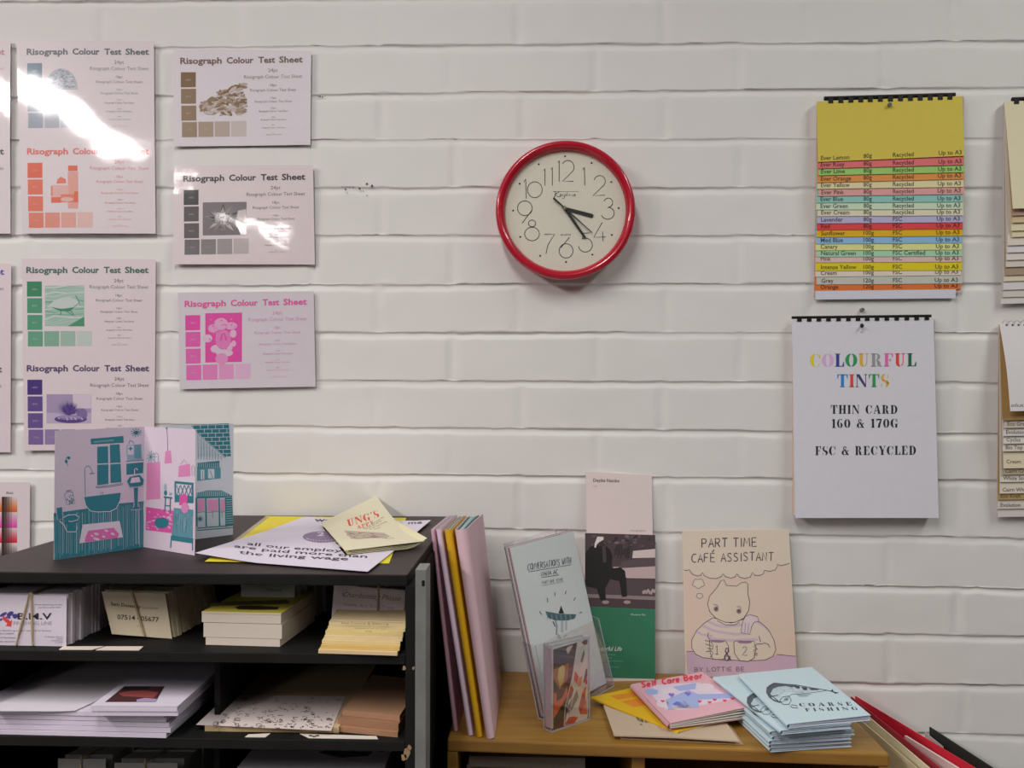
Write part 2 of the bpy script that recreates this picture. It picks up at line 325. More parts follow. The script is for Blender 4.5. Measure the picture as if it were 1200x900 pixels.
    def hand(s, t, x, y, h, w, col, lw, l=2, dy=0.0, up=None, jit=0.0):
        adv = {'I': .42, ' ': .5, "'": .3, 'M': .95, 'W': .95, 'l': .3, 'r': .5}
        tot = sum(adv.get(c, .78) for c in t); q = 0.0; ux, uy = up or (0, -h)
        for c in t:
            g = HAND.get(c, HAND.get(c.upper(), [])); j = random.uniform(-jit, jit)
            for st in g:
                s.stroke([(x+(q+a)/tot*w+(b+j)*ux, y+(q+a)/tot*dy+(b+j)*uy) for a, b in st], lw, col, l)
            q += adv.get(c, .78)
    def roman(s, t, x, y, h, w, cols, l=2, dy=0.0, up=None, gap=.14):
        tot = sum(ROMAN[c][0]+gap for c in t)-gap; q = 0.0; ux, uy = up or (0, -h); k = 0
        for c in t:
            wd_, polys = ROMAN[c]; col = cols[k % len(cols)] if isinstance(cols, list) else cols
            for pl in polys: s.poly([(x+(q+a)/tot*w+b*ux, y+(q+a)/tot*dy+b*uy) for a, b in pl], col, l)
            q += wd_+gap
            if c != ' ': k += 1
    def build(s, name, parent=None): return s.pm.build(name, parent)

# ================================================================ STRUCTURE: painted brick wall, floor
wall_paint = mat('white_wall_paint', (0.80, 0.775, 0.755), 0.55, var=0.03, scale=9, bump=0.05, spec=0.35)
LX0, LX1 = -0.225, 0.291
yL = [52.7, 108.7, 163, 219, 275, 333, 388.7, 445.5, 500, 555]
yR = [50, 105, 162, 219, 275, 332, 389, 446.7, 504, 559]
zl = [(W(470, a).z, W(850, b).z) for a, b in zip(yL, yR)]
zl += [(W(1000, a).z + 0.002, W(1100, b).z) for a, b in ((622, 628), (681.7, 685), (740, 742), (797, 799.5), (854, 857))]
CO = 0.0755
while zl[-1][1] > -0.08: zl.append((zl[-1][0]-CO, zl[-1][1]-CO))
top_n = 0
while zl[0][1] < 2.85: zl.insert(0, (zl[0][0]+CO, zl[0][1]+CO)); top_n += 1
def zline(k, x):
    a, b = zl[k]; s = max(-0.012, min(0.012, (b-a)/(LX1-LX0))); return a+s*(x-LX0)
XA, XB, PER = W(530, 250).x, W(443, 250).x, 0.2245
NX = 560; WX0, WX1 = -1.75, 1.75
tt = [0, .012, .03, .055, .08, .105, .13, .155, .18, .25, .36, .48, .6, .7, .79, .86, .91, .945, .97, .988]
vs = []; rowsn = 0
def nz(x, y, z=0.0): return noise.noise(Vector((x, y, z)))
def sm(a, b, x):
    t = min(1, max(0, (x-a)/(b-a))); return t*t*(3-2*t)
xs = [WX0+(WX1-WX0)*i/NX for i in range(NX+1)]
for k in range(len(zl)-1):
    par = (k-top_n) % 2; x0 = XA if par == 0 else XB
    rnd = random.Random(k*13+5)
    jit = {}; off = {}
    for q in range(-12, 13): jit[q] = rnd.uniform(-.005, .005); off[q] = (rnd.uniform(-.0006, .0006), rnd.uniform(-.02, .02), rnd.uniform(.55, 1.2))
    kd = rnd.uniform(.75, 1.2)
    for t in tt:
        for x in xs:
            za = zline(k, x); zb = zline(k+1, x); hgt = za-zb
            wob = 0.0016*nz(x*9, k*3.1)+0.0011*nz(x*38, k*7.7)+0.0006*nz(x*95, k*3.3)
            z = za-t*hgt+wob
            # joint below line k: recess with a sharp upper arris and a soft lower lip
            dz = t*hgt
            jw = 0.0105+0.002*nz(x*14, k*5.3, 2)
            lo = 1-sm(jw*.45, jw*1.25, dz)             # 1 inside the joint
            up = sm(-.0004, .0022, dz) if t < .5 else 0
            end = 1-t; 
            q = math.floor((x-x0)/PER+.5); d = abs(x-(x0+q*PER+jit.get(q, 0)))
            vj = 1-sm(.0018, .0088+.003*nz(x*40, z*40, 5), d)
            vj *= off.get(q, (0, 0, .5))[2]*(0.5+0.5*sm(-.3, .4, nz(x*5, z*25, 9)))
            dep = 0.0030*kd*(0.75+0.5*nz(x*6, k*2.3, 4))
            y = max(lo*up*dep, vj*0.0028)
            b = math.floor((x-x0)/PER); o = off.get(b, (0, 0, 0))
            y += (o[0]*(1-max(lo*up, vj)))+0.00045*nz(x*30, z*30, 3)+.00018*nz(x*75, z*75, 13)+0.0004*nz(x*8, z*8, 6)
            # crumbs of paint along the lower arris
            if t > .9: y -= 0.0028*max(0, nz(x*60, k*4.4, 8)-.12)*max(0, .3+nz(x*7, k*1.9, 17))*sm(.9, .97, t)
            vs.append((x, y, z))
        rowsn += 1
fs = [(j*(NX+1)+i, (j+1)*(NX+1)+i, (j+1)*(NX+1)+i+1, j*(NX+1)+i+1) for j in range(rowsn-1) for i in range(NX)]
pm = PM(); pm.mesh(vs, fs, wall_paint)
# body of the wall behind the face
zt_, zb_ = max(v[2] for v in vs)-.02, 0.0
pm.box(WX0, 0.012, -0.02, WX1, 0.14, zt_, wall_paint)
# old dark scuffs where something was pulled off the wall
scuff = mat('grey_scuff', (0.09, 0.085, 0.08), 0.9, var=0.3)
rs = random.Random(3)
for (px, py, r) in [(375, 113, 1.6), (378, 113.5, 1.1), (372.5, 112, .8), (381, 112.5, .8), (401, 219, .9), (405, 222, 1.3), (407, 226, .8), (414, 220.5, 1.3), (421.5, 221, 1.7), (430, 215.5, 1.6), (436, 218, 1.5), (426, 224, .7), (430, 229, .7), (410, 220, .6)]:
    c = W(px, py, -0.0012); n = 9; R = r*0.0011
    pm.face([(c.x+R*(1+.5*rs.uniform(-1, 1))*math.cos(2*math.pi*i/n), -0.0012, c.z+R*(1+.5*rs.uniform(-1, 1))*math.sin(2*math.pi*i/n)) for i in range(n)], scuff)
wall = pm.build('wall_back'); wall['kind'] = 'structure'
wall.data.polygons.foreach_set('use_smooth', [True]*len(wall.data.polygons))
fl = mat('grey_lino', (0.30, 0.29, 0.28), 0.5, var=0.12, scale=14)
pm = PM(); pm.box(-1.75, -2.6, -0.05, 1.75, 0.01, 0.0, fl); o = pm.build('floor'); o['kind'] = 'structure'

# ================================================================ BLACK PIGEONHOLE UNIT
ZT = W(400, 604).z; YF = H(250, 672, ZT).y
XL, XR = -0.629, -0.1365
Z1 = W(250, 765, YF).z; Z2 = W(250, 866, YF).z
blk = mat('chipped_black_paint', (0.010, 0.0098, 0.0096), 0.7, var=0.5, scale=25, bump=0.15, spec=0.2)
top_m = wood_mat('dark_stained_board', (0.025, 0.0155, 0.0145), (0.041, 0.027, 0.025), rough=0.5, spec=0.3)
strip_m = mat('worn_grey_edging', (0.20, 0.205, 0.20), 0.45, var=0.35, scale=45, bump=0.2)
chip_m = mat('bare_chipped_wood', (0.36, 0.24, 0.13), 0.8, var=0.3)
unit = thing('shelf_unit', ((XL+XR)/2, YF/2, 0), 'black painted shelf unit with dark brown top and paper-filled shelves', 'shelf unit')
pm = PM(); pm.slab([(XL, YF, ZT-.012), (XR-.0005, YF, ZT-.012), (XR, -.004, ZT-.012), (XL, -.004, ZT-.012)], (0, 0, .012), top_m, blk)
pm.build('top_board', unit, bevel=.0015)
pm = PM(); pm.box(XL, YF+.001, 0, XL+.016, -.004, ZT-.01203, blk); pm.build('side_panel', unit, bevel=.001)
pm = PM(); pm.box(XR-.0025, YF+.001, 0, XR+.0028, -.004, ZT-.01203, blk); pm.box(XR+.0028, YF+.001, 0, XR+.0080, YF+.03, ZT-.01203, blk)
for (x, z, r) in ((XR-.001, Z2-.012, .006), (XR-.004, Z2-.016, .004), (XR+.002, Z2-.006, .003), (XR-.004, Z1-.014, .0025), (XR+.006, Z1-.014, .0018)):
    pm.face([(x+r*(.5+.5*random.random())*math.cos(a), YF+.0006, z+1.3*r*(.5+.5*random.random())*math.sin(a)) for a in [i*math.pi/4 for i in range(8)]], chip_m)
pm.build('side_panel', unit)
pm = PM(); pm.box(XR+.0082, YF-.002, 0, XR+.0195, YF+.03, ZT+.006, strip_m)
pm.box(XR+.0150, YF-.0026, ZT-.011, XR+.0180, YF-.0018, ZT-.005, blk)
pm.build('edge_strip', unit, bevel=.0006)
pm = PM(); pm.box(XL+.0165, -.012, .0, XR-.0028, -.0045, ZT-.01203, blk); pm.build('back_panel', unit)
for zz in (Z1, Z2, Z2-.0905, Z2-.181, Z2-.40, Z2-.62, .10):
    pm = PM(); pm.box(XL+.0162, YF+.0005, zz-.0105, XR-.0028, -.0125, zz, blk); pm.build('shelf', unit, bevel=.0008)
for za, zb in ((Z2, Z1-.0107), (Z2-.0905, Z2-.0107)):
    pm = PM(); pm.box(-.3585, YF+.045, za+.0002, -.3525, -.0125, zb, blk); pm.build('divider', unit)

# ================================================================ PINE UNIT
ZW = W(790, 787).z
pine = wood_mat('varnished_pine', (0.285, 0.135, 0.018), (0.42, 0.228, 0.040))
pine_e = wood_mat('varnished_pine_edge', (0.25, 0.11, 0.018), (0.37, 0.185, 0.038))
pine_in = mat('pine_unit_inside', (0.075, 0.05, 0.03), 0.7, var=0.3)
PX0, PX1 = -0.1135, 0.4165
def pyf(x): return -0.2555-0.0247*(x+.1135)/.53
punit = thing('bookcase', ((PX0+PX1)/2, -.14, 0), 'low varnished pine bookcase with open front, right of the black shelf unit', 'bookcase')
ZB = ZW-.0155
pm = PM(); pm.slab([(PX0, pyf(PX0), ZB), (PX1, pyf(PX1), ZB), (PX1, -.007, ZB), (PX0, -.007, ZB)], (0, 0, .0155), pine, pine_e); pm.build('top_board', punit, bevel=.0025)
def upright(x0, x1, name, m, rec=.001):
    pm = PM(); pm.slab([(x0, pyf(x0)+rec, 0), (x1, pyf(x1)+rec, 0), (x1, -.012, 0), (x0, -.012, 0)], (0, 0, ZB-.0002), m); pm.build(name, punit, bevel=.001)
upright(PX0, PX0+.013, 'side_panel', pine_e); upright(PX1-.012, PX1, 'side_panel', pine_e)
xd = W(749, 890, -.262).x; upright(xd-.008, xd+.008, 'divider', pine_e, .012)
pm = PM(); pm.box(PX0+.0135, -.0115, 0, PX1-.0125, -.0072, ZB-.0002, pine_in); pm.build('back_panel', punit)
for (a, b) in ((PX0+.0132, xd-.0082), (xd+.0082, PX1-.0122)):
    for zz in (ZB-.105, ZB-.33, ZB-.56, .06):
        pm = PM(); pm.slab([(a, pyf(a)+.006, zz-.014), (b, pyf(b)+.006, zz-.014), (b, -.012, zz-.014), (a, -.012, zz-.014)], (0, 0, .014), pine_e); pm.build('shelf', punit)
ZBS = ZB-.105

# ================================================================ PRINT TEST SHEETS ON THE WALL
def wq(pts, Y=-0.0042): return [W(x, y, Y) for x, y in pts]
def mixc(a, b, t): return tuple(round(a[i]*t+b[i]*(1-t)) for i in range(3))
SQ = [(135, 268, 240, 374), (137, 385, 242, 490), (139, 503, 244, 608), (143, 618, 248, 724), (258, 617, 363, 723), (372, 616, 477, 722), (487, 615, 593, 721)]
LV = [1, .84, .80, .70, .55, .40, .22]
def test_art(P, ox, oy, slope, col, paper, txt=None, faint=None, pic=None, hide=()):
    txt = txt or col
    P.tf = lambda X, Y: (ox+(X-130)/6, oy+(Y-208)/6+slope*(X-130)/6)
    P.text('Risograph', 131, 208, 42, 290, txt, bold=.028); P.text('Colour', 455, 208, 42, 190, txt, bold=.028)
    P.text('Test', 678, 208, 42, 118, txt, bold=.028); P.text('Sheet', 825, 208, 42, 165, txt, bold=.028)
    for (a, t) in zip(SQ, LV):
        P.rect(*a, mixc(col, paper, t), 1)
        if t > .5: P.text('%d%%' % round(t*100), (a[0]+a[2])/2-18, (a[1]+a[3])/2+8, 13, 38, mixc(paper, col, .65), 2)
    ft = faint or mixc(txt, paper, .82)
    L = 'Risograph Colour Test Sheet'
    for (s, x0, x1, yb, h, t) in (('24pt', 748, 815, 274, 26, 1), (L, 578, 988, 318, 25, 1), ('18pt', 760, 807, 374, 18, .9), (L, 622, 945, 409, 19, .95), ('14pt', 764, 804, 461, 12, .75), (L, 655, 915, 487, 15, .85), ('12pt', 767, 802, 531, 11, .7), (L, 683, 888, 554, 12, .8),
                              ('10pt', 770, 800, 594, 9, .6), (L, 695, 875, 613, 10, .75), ('8pt', 775, 796, 648, 8, .6), (L, 708, 865, 668, 9, .65), ('6pt', 777, 794, 703, 6, .5), (L, 733, 845, 715, 7, .65)):
        P.text(s, x0, yb, h, x1-x0, mixc(ft, paper, t), bold=-.008 if h > 14 else 0)
    if pic: pic(P, col, paper)
def pic_leaves(P, c, w):
    r = random.Random(1)
    for i in range(150):
        a = r.random(); x = 285+300*a; lo, hi = 500-150*a**.6, 565
        if x < 310: lo, hi = 478, 530
        y = r.uniform(lo, hi); ang = r.uniform(-.8, .4); L = r.uniform(14, 36); ang = ang if r.random() < .6 else r.uniform(-1.5, 1.5)
        P.ell(x, y, L, L*.36, mixc(c, w, r.choice((.25, .4, .6, .8, .95))), 1+i*.02, 8, ang)
def pic_dome(P, c, w):
    r = random.Random(2)
    P.poly([(265, 455)]+[(375+118*math.cos(a), 455-150*math.sin(a)) for a in [math.pi*(1-i/14) for i in range(15)]], mixc(c, w, .45), 1)
    for i in range(90):
        a = r.uniform(.1, 3.0); q = math.sqrt(r.random()); x = 375+105*q*math.cos(a); y = 452-135*q*math.sin(a)
        P.ell(x, y, r.uniform(6, 16), r.uniform(3, 7), mixc(c, w, r.choice((.2, .35, .7, .85))), 1.2+i*.01, 7, r.uniform(-.9, .9))
    P.text('risograph study', 340, 620, 12, 120, mixc(c, w, .7))
def pic_bottles(P, c, w):
    P.rect(420, 332, 492, 590, mixc(c, w, .42)); P.rect(422, 288, 488, 326, mixc(c, w, .95)); P.rect(428, 326, 484, 345, mixc(c, w, .25))
    P.poly([(340, 415), (345, 385), (372, 365), (405, 385), (408, 412)], mixc(c, w, .75)); P.rect(300, 425, 425, 545, mixc(c, w, .28), 1.4)
    P.rect(300, 430, 312, 500, mixc(c, w, .7), 1.6); P.rect(303, 510, 370, 548, mixc(c, w, .9), 1.8); P.rect(370, 490, 492, 545, mixc(c, w, .75), 1.8); P.ell(415, 525, 45, 16, mixc(c, w, .25), 2.2)
    P.rect(465, 470, 492, 545, mixc(c, w, .95), 2.4)
def pic_flower(P, c, w):
    P.rect(270, 358, 578, 590, mixc(c, w, .62))
    r = random.Random(4)
    for i in range(26):
        a = 2*math.pi*i/13+r.uniform(-.1, .1); L = r.uniform(70, 150); q = []
        for (d, o) in ((20, -.12), (L*.6, -.16), (L, 0), (L*.6, .16), (20, .12)):
            q.append((min(577, max(271, 405+d*math.cos(a+o))), min(589, max(359, 475+d*.75*math.sin(a+o)))))
        P.poly(q, mixc(c, w, r.choice((.2, .35, .5, .85, 1))), 1.4+i*.03)
    P.ell(405, 475, 52, 48, mixc(c, w, .55), 2.4)
    for i in range(40): P.ell(405+r.gauss(0, 24), 475+r.gauss(0, 22), 5, 5, mixc(c, w, r.choice((.3, .75, .9))), 2.6+i*.01, 6)
    P.poly([(520, 420), (577, 410), (577, 589), (540, 589), (500, 500)], mixc(c, w, .12), 3.2); P.stroke([(470, 465), (577, 510)], 10, mixc(c, w, .8), 3.5)
def pic_insect(P, c, w):
    P.rect(263, 298, 540, 582, mixc(c, w, .38)); r = random.Random(5)
    for i in range(16):
        y = 300+i*17
        P.stroke([(265, y+r.uniform(0, 18)), (330, y+r.uniform(-15, 20)), (420, y-8+r.uniform(-10, 10)), (538, min(575, y+r.uniform(-20, 6)))], r.uniform(3, 10), mixc(c, w, r.choice((.15, .25, .55, .7))), 1.2+i*.05)
    P.poly([(275, 450), (330, 400), (430, 375), (500, 400), (505, 440), (400, 460)], mixc(c, w, .2), 2.2)
    P.poly([(300, 445), (380, 462), (470, 450), (440, 478), (370, 476)], mixc(c, w, .95), 2.5)
    for q in ([(380, 470), (372, 505)], [(400, 470), (470, 510)], [(440, 465), (465, 500)], [(470, 445), (505, 420), (480, 365)]): P.stroke(q, 5, mixc(c, w, .9), 2.8)
    P.poly([(425, 582), (540, 515), (540, 582)], mixc(c, w, .85), 2.7)
def pic_spiky(P, c, w):
    P.rect(270, 370, 585, 575, mixc(c, w, .42)); P.rect(455, 371, 584, 470, mixc(c, w, .14), 1.3); P.rect(271, 500, 584, 574, mixc(c, w, .28), 1.25)
    P.ell(440, 545, 115, 28, mixc(c, w, .9), 1.6); P.ell(435, 535, 85, 15, mixc(c, w, .45), 1.8); P.ell(520, 510, 38, 42, mixc(c, w, .65), 1.7)
    r = random.Random(6)
    for i in range(34):
        a = math.pi*(.02+.98*i/33); L = r.uniform(75, 105)
        q = (420+L*math.cos(a), 500-L*.92*math.sin(a)); P.poly([(412, 512), q, (428, 518)], mixc(c, w, r.choice((.8, .95, 1))), 2+i*.02)
    for i in range(14): P.stroke([(350+i*15, 535+r.uniform(-5, 5)), (360+i*15, 548+r.uniform(-6, 6))], 5, mixc(c, w, r.choice((.2, .8))), 2.9)
def pic_blobs(P, c, w):
    P.rect(276, 256, 534, 602, mixc(c, w, 1.0)); r = random.Random(8)
    for (x, y, a, b, t) in ((395, 330, 48, 42, .3), (340, 360, 36, 30, .35), (300, 430, 34, 28, .15), (465, 345, 44, 26, .3), (480, 400, 24, 28, .2), (485, 470, 16, 22, .25), (360, 505, 38, 28, .12), (420, 535, 60, 26, .1), (455, 490, 22, 34, .22), (410, 440, 55, 70, .6), (400, 575, 45, 40, .45)):
        P.ell(x-8, y+3, a, b, mixc(c, w, t), 1.3+t*.5)
    for i in range(24): P.ell(385+r.gauss(0, 55), 380+r.gauss(0, 45), 9, 5, mixc(c, w, r.choice((.5, .75))), 2.2+i*.02, 7, r.uniform(-1, 1))
    P.stroke([(385, 450), (395, 405), (410, 400), (425, 450)], 10, mixc(c, w, .95), 2.9)
PAP = (203, 192, 196)
def sheet(name, pts, label, cat='print', arts=(), paper=PAP, bow=None, gloss=True, Y=-.0042, group='test prints taped to the wall'):
    P = Patch(wq(pts, Y), ink(paper, 1.5, gloss), th=.0006, nu=28, nv=28, bow=bow, k=1.5, gloss=gloss)
    for a in arts: test_art(P, *a)
    o = P.build(name); tag(o, label, cat, group)
    return o
_bs = [0]
def bowf(a, b, c=0.0):
    _bs[0] += 1; q = _bs[0]*7.3
    return lambda u, v: 0.0016+a*math.sin(math.pi*u)+b*math.sin(math.pi*v)+c*(u-.5)*(v-.5)+.00055*noise.noise(Vector((u*2.6, v*2.6, q)))+.00012*noise.noise(Vector((u*8, v*8, q+3)))
sheet('test_sheet', [(20, 48), (181, 49), (183, 274), (27, 274)], 'glossy laminated test sheet with grey-blue print above and orange print below', arts=(
    (32, 64.7, 0, (92, 112, 128), PAP, (80, 88, 96), (110, 112, 118), pic_dome), (32.5, 181.3, 0, (214, 82, 48), PAP, (205, 92, 84), (205, 130, 124), pic_bottles)), bow=bowf(.0010, .0008))
sheet('test_sheet', [(26, 303), (183, 304), (181, 527), (29, 528)], 'test sheet with green print above and dark purple print below', arts=(
    (31.3, 320, 0, (28, 112, 74), PAP, (48, 88, 80), (85, 100, 92), pic_insect), (32, 435, 0, (58, 36, 104), PAP, (70, 58, 92), (92, 84, 102), pic_spiky)), bow=bowf(.0006, -.0004), paper=(206, 192, 196))
sheet('test_sheet', [(204, 57), (365, 60), (364, 170), (204, 172)], 'small test sheet printed in brown with a picture of a leaf heap', arts=(
    (211.7, 75.3, -.013, (104, 78, 45), (192, 184, 190), (98, 76, 66), (110, 92, 88), pic_leaves),), bow=bowf(-.0006, .0005), paper=(192, 184, 190))
sheet('test_sheet', [(204, 194), (367.5, 194), (369, 310), (204, 310)], 'small test sheet printed in black with a flower photograph, glare at its lower right corner', arts=(
    (215, 213, -.014, (46, 42, 44), (196, 184, 186), (52, 46, 50), (70, 62, 66), pic_flower),), bow=bowf(.0007, .0004, -.006), paper=(196, 184, 186))
sheet('test_sheet', [(209, 343), (368, 341.5), (370, 453), (211, 456)], 'small test sheet printed in bright pink with a picture of pale pebbles', arts=(
    (216.7, 359.7, -.019, (218, 68, 158), (184, 176, 184), (214, 82, 150), (206, 128, 172), pic_blobs),), bow=bowf(.0006, -.0005), paper=(184, 176, 184))
sheet('test_sheet', [(-147, 47), (13, 48), (13, 274), (-145, 274)], 'laminated test sheet mostly cut off by the left edge, the upper of two', arts=(
    (-137, 64.7, 0, (150, 70, 90), PAP, (170, 110, 125), (180, 140, 150), pic_dome), (-137.5, 181.3, 0, (60, 60, 66), PAP, (60, 58, 62), (100, 96, 100), pic_bottles)), bow=bowf(.0012, .0010))
sheet('test_sheet', [(-145, 308), (14, 309), (13, 530), (-143, 530)], 'laminated test sheet mostly cut off by the left edge, the lower of two', arts=(
    (-137.5, 322, 0, (72, 52, 150), PAP, (72, 52, 140), (100, 90, 130), pic_insect), (-140, 436, 0, (70, 62, 64), PAP, (70, 62, 66), (95, 86, 92), pic_spiky)), bow=bowf(.0005, .0004), paper=(198, 184, 190))
# gradient ink chart at lower left
P = Patch(wq([(-120, 565), (36, 565), (35, 790), (-120, 790)]), ink((196, 184, 188), 1.5, True), th=.0006, nu=12, nv=12, k=1.5, gloss=True, bow=bowf(.0003, .0003))
P.text('Black', 8.5, 578.5, 2.6, 8, (80, 70, 74))
rows = [((196, 88, 28), 582, 600), ((214, 70, 160), 600, 618.5), ((188, 24, 44), 618.5, 636), ((70, 62, 62), 636, 655)]
for c, y0, y1 in rows:
    n = 10
    for i in range(n):
        t = i/(n-1); ya, yb = y0+(y1-y0)*i/n, y0+(y1-y0)*(i+1)/n
        P.rect(-14, ya, 3, yb, mixc(c, (206, 190, 194), t)); 
        for j in range(6):
            q = j/5.0; P.rect(3+j*3, ya, 6+j*3, yb, mixc((44, 32, 30), mixc(c, (196, 182, 184), t), max(0, 1-q*1.15)*.95))
tag(P.build('ink_chart'), 'laminated ink gradient chart on the wall behind the left end of the black unit', 'print')

# ================================================================ WALL CLOCK
CC = W(662.5, 245.7, -.036); CX, CZ = CC.x, CC.z
red = mat('glossy_red_plastic', (0.50, 0.010, 0.030), 0.22, coat=0.4, var=0.04, scale=20)
clock = thing('wall_clock', (CX, -.003, CZ), 'round red-rimmed wall clock with a cream dial reading about twenty-five past three', 'clock')
RO, RI = 0.1068, 0.0925
prof = [(RO-.006, -.0034), (RO-.0035, -.0060), (RO-.0022, -.016), (RO-.0012, -.024), (RO, -.030), (RO-.0004, -.0345), (RO-.0022, -.0378), (RO-.005, -.0392), (RO-.0085, -.0385), (RO-.0115, -.036), (RI+.0006, -.0325), (RI, -.0310), (RI, -.0265), (0.02, -.0262), (.02, -.0034)]
def lathe(pm, prof, m, n=96, cx=CX, cz=CZ, closed=True):
    vs = [(cx+r*math.cos(2*math.pi*i/n), y, cz+r*math.sin(2*math.pi*i/n)) for r, y in prof for i in range(n)]
    k = len(prof); pm.mesh(vs, [(j % k*n+i, j % k*n+(i+1) % n, (j+1) % k*n+(i+1) % n, (j+1) % k*n+i) for j in range(k if closed else k-1) for i in range(n)], m)
pm = PM(); lathe(pm, prof, red); pm.build('rim', clock, smooth=True, fix=True)
YD = -.0270
dial_c = ink((214, 209, 194), 1.75); blackink = ink((34, 32, 30), 1.5)
P = Patch([(CX-.06, YD, CZ+.06), (CX+.06, YD, CZ+.06), (CX+.06, YD, CZ-.06), (CX-.06, YD, CZ-.06)], dial_c, nu=1, nv=1)
P.pm = PM(); pm = P.pm; pm.face([(CX+.0924*math.cos(a), YD, CZ+.0924*math.sin(a)) for a in [2*math.pi*i/96 for i in range(96)]], dial_c)
P.tf = lambda X, Y: (560+X/4.2864, 140+Y/4.2864)
def num(strokes, w=3.4):
    for q in strokes: P.stroke(q, w, blackink, 2)
def earc(cx, cy, rx, ry, a0, a1, n=16): return [(cx+rx*math.cos(math.radians(a0+(a1-a0)*i/n)), cy-ry*math.sin(math.radians(a0+(a1-a0)*i/n))) for i in range(n+1)]
num([[(402, 218), (409, 207), (408, 312)], earc(452, 240, 31, 34, 150, -30)+[(425, 311), (480, 311)]])                         # 12
num([[(527, 252), (535, 241), (537, 331)]])                                                                                      # 1
num([earc(612, 311, 28, 29, 165, -40)+[(578, 383), (638, 380)]])                                                                 # 2
num([earc(655, 418, 22, 23, 160, -75, 12)+[(652, 442)]+earc(652, 471, 33, 30, 80, -160, 14)])                                    # 3
num([[(624, 518), (582, 592), (642, 590)], [(626, 562), (629, 612)]])                                                            # 4
num([[(560, 570), (532, 571), (524, 601)]+earc(540, 631, 35, 35, 115, -170, 18)])                                                # 5
num([[(460, 592), (416, 645)]]); num([earc(443, 660, 35, 36, 0, 360, 24)])                                                       # 6
num([[(335, 577), (385, 577), (352, 630), (342, 675)]])                                                                          # 7
num([earc(272, 522, 18, 17, 0, 360, 18), earc(272, 575, 37, 34, 0, 360, 24)])                                                    # 8
num([earc(236, 446, 37, 37, 0, 360, 24), [(272, 455), (222, 522)]])                                                              # 9
num([[(232, 315), (240, 300), (243, 397)], earc(286, 353, 37, 40, 0, 360, 24)])                                                  # 10
num([[(330, 258), (337, 247), (337, 332)], [(367, 252), (374, 241), (374, 332)]])                                                # 11
for (x, y) in ((438, 185), (571, 219), (670, 314), (707, 445), (673, 580), (575, 679), (443, 716), (313, 685), (213, 590), (177, 458), (210, 323), (306, 225)): P.ell(x, y, 5, 5, blackink, 2, 8)
# the small script mark under the twelve and the tiny word over the six
P.stroke([(382, 362), (392, 366), (384, 392), (380, 396)], 3.4, blackink); P.stroke([(408, 363), (388, 378), (404, 389), (414, 386)], 3.0, blackink)
P.hand('a', 412, 386, 18, 12, blackink, 2.4); P.stroke([(426, 374), (428, 386), (436, 384), (438, 373), (433, 397), (424, 398)], 2.4, blackink)
P.stroke([(441, 386), (450, 366), (446, 386), (458, 378)], 2.2, blackink); P.stroke([(460, 374), (462, 386), (466, 376), (470, 386), (475, 376), (478, 386)], 2.0, blackink); P.hand('e', 482, 386, 17, 14, blackink, 2.2); P.stroke([(376, 362), (506, 362)], 1.2, blackink)
P.text('QUARTZ', 415, 583, 8, 52, blackink)
dial = P.build('dial', clock)
hand_m = mat('black_clock_hand', (0.02, 0.019, 0.018), 0.5, var=0.1)
YH = -.0285
def clock_hand(name, pts, Y, m):
    q = []
    for X, Yy in pts:
        a = W(560+X/4.2864, 140+Yy/4.2864, Y); q.append(a)
    pm = PM(); pm.slab(q, (0, .0005, 0), m); return pm.build(name, clock)
def bar(a, b, w0, w1):
    dx, dy = b[0]-a[0], b[1]-a[1]; L = math.hypot(dx, dy); nx, ny = -dy/L, dx/L
    return [(a[0]+nx*w0, a[1]+ny*w0), (b[0]+nx*w1, b[1]+ny*w1), (b[0]+nx*w1*.6+dx/L*w1, b[1]+ny*w1*.6+dy/L*w1), (b[0]-nx*w1*.6+dx/L*w1, b[1]-ny*w1*.6+dy/L*w1), (b[0]-nx*w1, b[1]-ny*w1), (a[0]-nx*w0, a[1]-ny*w0)]
clock_hand('hour_hand', bar((432, 446), (570, 483), 8, 10), YH, hand_m)
clock_hand('minute_hand', bar((430, 436), (538, 593), 7, 5.5), YH-.0012, hand_m)
clock_hand('second_hand', bar((438, 446), (382, 397), 3, 5)[:5]+[(436, 449), (572, 570), (575, 567), (440, 443)], YH-.0024, hand_m)
c0 = W(560+438/4.2864, 140+446/4.2864, YH-.003)
pm = PM(); lathe(pm, [(.0001, -.0333), (.0024, -.0331), (.0030, -.0323), (.0030, -.0272), (.0001, -.0272)], mat('brass_pin', (.22, .19, .14), .4, metal=.7), 20, c0.x, c0.z, False); pm.build('centre_pin', clock, smooth=True, fix=True)
pm = PM(); pm.face([(CX+(RI+.0022)*math.cos(a), -.0338, CZ+(RI+.0022)*math.sin(a)) for a in [2*math.pi*i/64 for i in range(64)]], thin_glass('clear_clock_lens', refl=.015)); pm.build('lens', clock)

